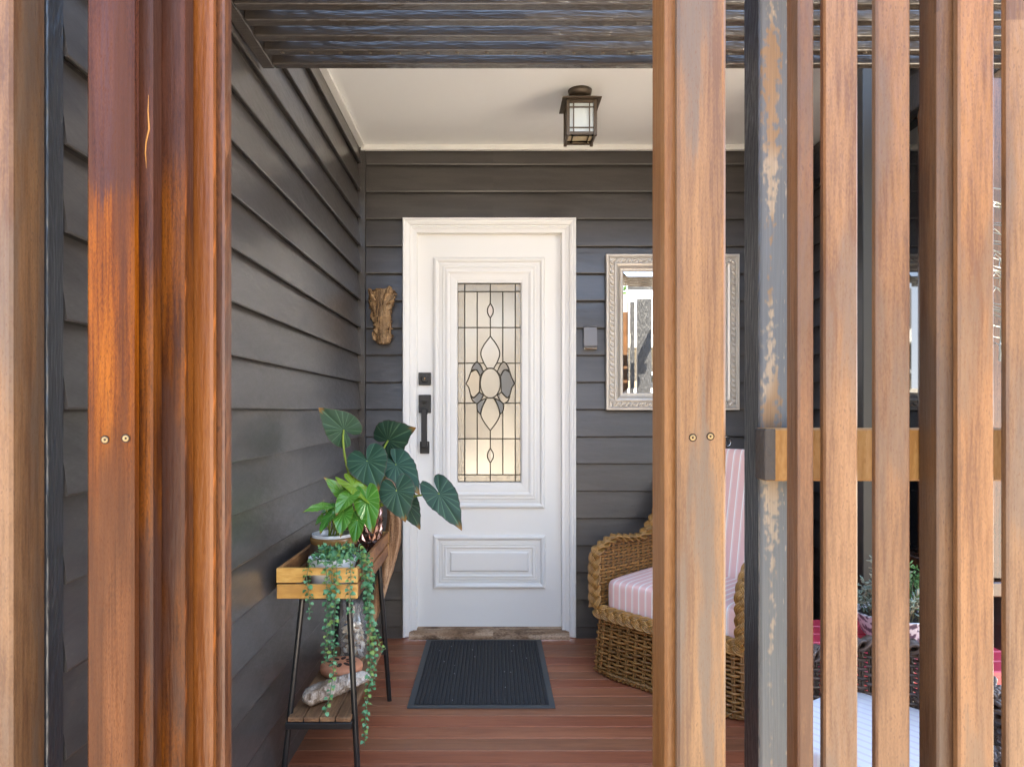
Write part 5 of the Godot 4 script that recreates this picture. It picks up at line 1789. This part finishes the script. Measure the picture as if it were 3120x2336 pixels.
func make_terrace_set() -> void:
	var T := thing("red_table", "low slatted red table behind the batten screen", "table", Vector3(1.25, 0, -2.23))
	for k in 6:
		var m := MB.new()
		m.box(Vector3(-0.33, 0.432, -0.038), Vector3(0.33, 0.45, 0.038), 0.003)
		obj("slat", m, mats.red_paint, T, Vector3(0, 0, -0.2075 + 0.083 * k))
	var m := MB.new()
	for s in [-1, 1]:
		m.box(Vector3(-0.31, 0.37, s * 0.215 - 0.01), Vector3(0.31, 0.4315, s * 0.215 + 0.01), 0.002)
		m.box(Vector3(s * 0.31 - 0.01, 0.37, -0.2045), Vector3(s * 0.31 + 0.01, 0.4315, 0.2045), 0.002)
	obj("apron", m, mats.red_paint, T)
	for sx in [-1, 1]:
		for sz in [-1, 1]:
			m = MB.new()
			m.box(Vector3(-0.022, 0, -0.022), Vector3(0.022, 0.4315, 0.022), 0.003)
			obj("leg", m, mats.red_paint, T, Vector3(sx * 0.27, 0, sz * 0.175))
	var pt := thing("patterned_pot", "white bowl pot with dark pattern on the red table", "pot", Vector3(1.30, 0.4505, -2.24))
	m = MB.new()
	m.lathe([Vector2(0.0, 0.0), Vector2(0.075, 0.0), Vector2(0.08, 0.006), Vector2(0.10, 0.03), Vector2(0.115, 0.075), Vector2(0.120, 0.088), Vector2(0.124, 0.094), Vector2(0.118, 0.096), Vector2(0.110, 0.080)], Vector3.ZERO, 40)
	obj("pot_wall", m, mat("pot_print", Color.WHITE, 0.3, {"tex": patch_texture(151, 128, 128, Color(0.66, 0.64, 0.66), Color(0.10, 0.08, 0.11), 0.09, 1.0, 1.0, 0.05, 0.12), "scale": Vector3(4, 4, 4)}), pt)
	m = MB.new()
	m.lathe([Vector2(0.0, 0.085), Vector2(0.112, 0.080)], Vector3.ZERO, 24)
	obj("soil", m, mats.soil, pt)
	var sp := thing("bushy_succulent", "bushy grey-green and green succulent in the patterned pot", "plant", Vector3(1.30, 0.54, -2.24))
	for k in 46:
		var a := rng.randf() * TAU
		var rr := sqrt(rng.randf()) * 0.095
		var h := rng.randf_range(0.05, 0.17) * (1.0 - rr * 3.0)
		var p := Vector3(cos(a) * rr, 0.0, sin(a) * rr)
		m = MB.new()
		var left := cos(a) < 0.25
		var top := p + Vector3(cos(a) * 0.035, h + 0.02, sin(a) * 0.035)
		m.col = Color(0.10, 0.09, 0.05)
		m.tube(PackedVector3Array([p + Vector3(0, -0.01, 0), (p + top) / 2 + Vector3(0, 0.01, 0), top]), PackedFloat32Array([0.0022, 0.0018, 0.001]), 5)
		for q in 26:
			var f := rng.randf_range(0.25, 1.05)
			var at := p.lerp(top, f)
			var d := Vector3(rng.randfn(), rng.randfn() * 0.6 + 0.6, rng.randfn()).normalized()
			m.col = (Color(0.16, 0.24, 0.20) if left else Color(0.07, 0.19, 0.05)).lerp(Color(0.30, 0.25, 0.17), rng.randf() * (0.7 if left else 0.2))
			m.blob(at + d * 0.011, Vector3(0.003, 0.002, 0.012), Basis.looking_at(d, Vector3(0.1, 0.9, 0.3)), 5, 4)
		obj("sprig", m, mats.leaf, sp)
	# dark wicker tub chair with its back to the table
	var at := Vector3(0.93, 0, -1.68)
	var C := thing("dark_wicker_chair", "dark brown wicker tub chair in front of the red table", "chair", at, deg_to_rad(-55))
	var dk := Color(0.075, 0.048, 0.035)
	var lo := PackedVector3Array()
	var hi := PackedVector3Array()
	var rim := PackedVector3Array()
	for k in 41:
		var a := lerpf(-0.15, PI + 0.15, k / 40.0)
		var p := Vector3(cos(a) * 0.27, 0, -sin(a) * 0.25 + 0.03)
		var h := 0.47 + 0.10 * pow(maxf(0.0, sin(a)), 1.5)
		lo.push_back(Vector3(p.x * 0.93, 0.02, p.z * 0.93))
		hi.push_back(Vector3(p.x * 1.04, h, p.z * 1.04))
		rim.push_back(Vector3(p.x * 1.04, h + 0.005, p.z * 1.04))
	m = MB.new()
	weave(m, lo, hi, false, 0.0125, 0.0055, dk)
	var wv := obj("woven_shell", m, mats.cane, C)
	wv.set_meta("kind", "stuff")
	m = MB.new()
	braid(m, rim, Vector3(0, 1, 0), 0.014, 0.1, 0.0055, dk * 1.3)
	var rb := obj("rim_braid", m, mats.cane, C)
	rb.set_meta("kind", "stuff")
	var lo2 := PackedVector3Array()
	var hi2 := PackedVector3Array()
	for k in 13:
		var x := lerpf(-0.25, 0.25, k / 12.0)
		lo2.push_back(Vector3(x, 0.02, 0.10 + 0.10 * cos(x * 5.0)))
		hi2.push_back(Vector3(x, 0.36, 0.10 + 0.11 * cos(x * 5.0)))
	m = MB.new()
	weave(m, lo2, hi2, false, 0.0125, 0.0055, dk)
	var fw := obj("woven_front", m, mats.cane, C)
	fw.set_meta("kind", "stuff")
	m = MB.new()
	m.box(Vector3(-0.21, 0.335, -0.17), Vector3(0.21, 0.352, 0.17), 0.004)
	obj("seat_base", m, mats.charcoal, C)
	var cu := thing("pale_cushion", "white and lilac striped seat cushion on the dark wicker chair", "cushion", at + Vector3(0, 0.388, 0.01), deg_to_rad(-55 + 90))
	obj("cushion_cover", cushion(Vector3(0.44, 0.07, 0.40), 0.15), mats.pale_stripe, cu)

# ------------------------------------------------------------------ across the drive: what the glass and the mirror show
func make_street() -> void:
	var h := thing("neighbour_house", "sandy brick house across the drive, seen in the door glass", "house", Vector3(1.0, -0.32, 8.5))
	var m := MB.new()
	m.box(Vector3(-6, 0, 0), Vector3(5, 2.9, 6))
	obj("wall", m, mat("brick", lin(0.30, 0.275, 0.24), 0.85, {"tex": tex.conc, "scale": Vector3(2, 2, 2)}), h)
	m = MB.new()
	m.prism(PackedVector2Array([Vector2(-0.35, 3.2), Vector2(6.5, 3.2), Vector2(3.0, 4.6)]), Vector3(-6.4, 0, 0), Vector3(0, 0, 1), Vector3(0, 1, 0), Vector3(1, 0, 0), 11.8)
	obj("roof", m, mat("tile_roof", lin(0.12, 0.10, 0.09), 0.8), h)
	m = MB.new()
	m.box(Vector3(-6.4, 2.92, -0.45), Vector3(5.4, 3.19, 0.0), 0.01)
	obj("gutter", m, mats.white_trim, h)
	for x in [-4.6, -1.35, 2.6]:
		m = MB.new()
		m.box(Vector3(x, 0.9, -0.02), Vector3(x + 0.9, 2.3, 0.03))
		obj("window", m, mats.window_glass, h)
		m = MB.new()
		m.box(Vector3(x - 0.08, 0.82, -0.06), Vector3(x + 0.98, 0.898, 0.03), 0.005)
		m.box(Vector3(x - 0.08, 2.302, -0.06), Vector3(x + 0.98, 2.38, 0.03), 0.005)
		m.box(Vector3(x + 0.42, 0.9, -0.05), Vector3(x + 0.48, 2.3, -0.021), 0.003)
		obj("window_frame", m, mats.white_trim, h)
	var gw := thing("garden_wall", "low white rendered garden wall beside the drive", "wall", Vector3(0.12, -0.32, 6.0))  # unseen stand-in for a white car, added for the reflection in the glass
	m = MB.new()
	m.box(Vector3(0, 0, 0), Vector3(4.0, 0.72, 0.22), 0.01)
	obj("wall_body", m, mats.white_trim, gw)
	m = MB.new()
	m.box(Vector3(-0.04, 0.722, -0.04), Vector3(4.04, 0.80, 0.26), 0.01)
	obj("coping", m, mats.white_trim, gw)
	for q in [[-0.6, 16.5, 6.4, 1], [5.5, 4.0, 4.2, 2]]:
		var t := thing("garden_tree", "leafy green tree showing above the brick house roof" if q[3] == 1 else "leafy green tree beside the low white garden wall", "tree", Vector3(q[0], -0.32, q[1]))
		m = MB.new()
		m.tube(PackedVector3Array([Vector3(0, 0, 0), Vector3(0.1, 1.4, 0), Vector3(-0.05, q[2] * 0.7, 0.1)]), PackedFloat32Array([0.14, 0.11, 0.05]), 8)
		obj("trunk", m, mats.bark, t)
		m = MB.new()
		for k in 1500:
			var d := Vector3(rng.randfn(), rng.randfn() * 0.8, rng.randfn()) * 0.85
			var p := Vector3(0, q[2] * 0.78, 0) + d.limit_length(1.9)
			m.col = Color(0.05, 0.12, 0.025).lerp(Color(0.12, 0.22, 0.05), rng.randf())
			var a := Vector3(rng.randfn(), rng.randfn(), rng.randfn()).normalized() * 0.11
			var b := a.cross(Vector3(rng.randfn(), rng.randfn(), rng.randfn())).normalized() * 0.06
			m.quad(p - a, p + b, p + a, p - b, Vector3.UP)
		obj("crown", m, mats.leaf, t)
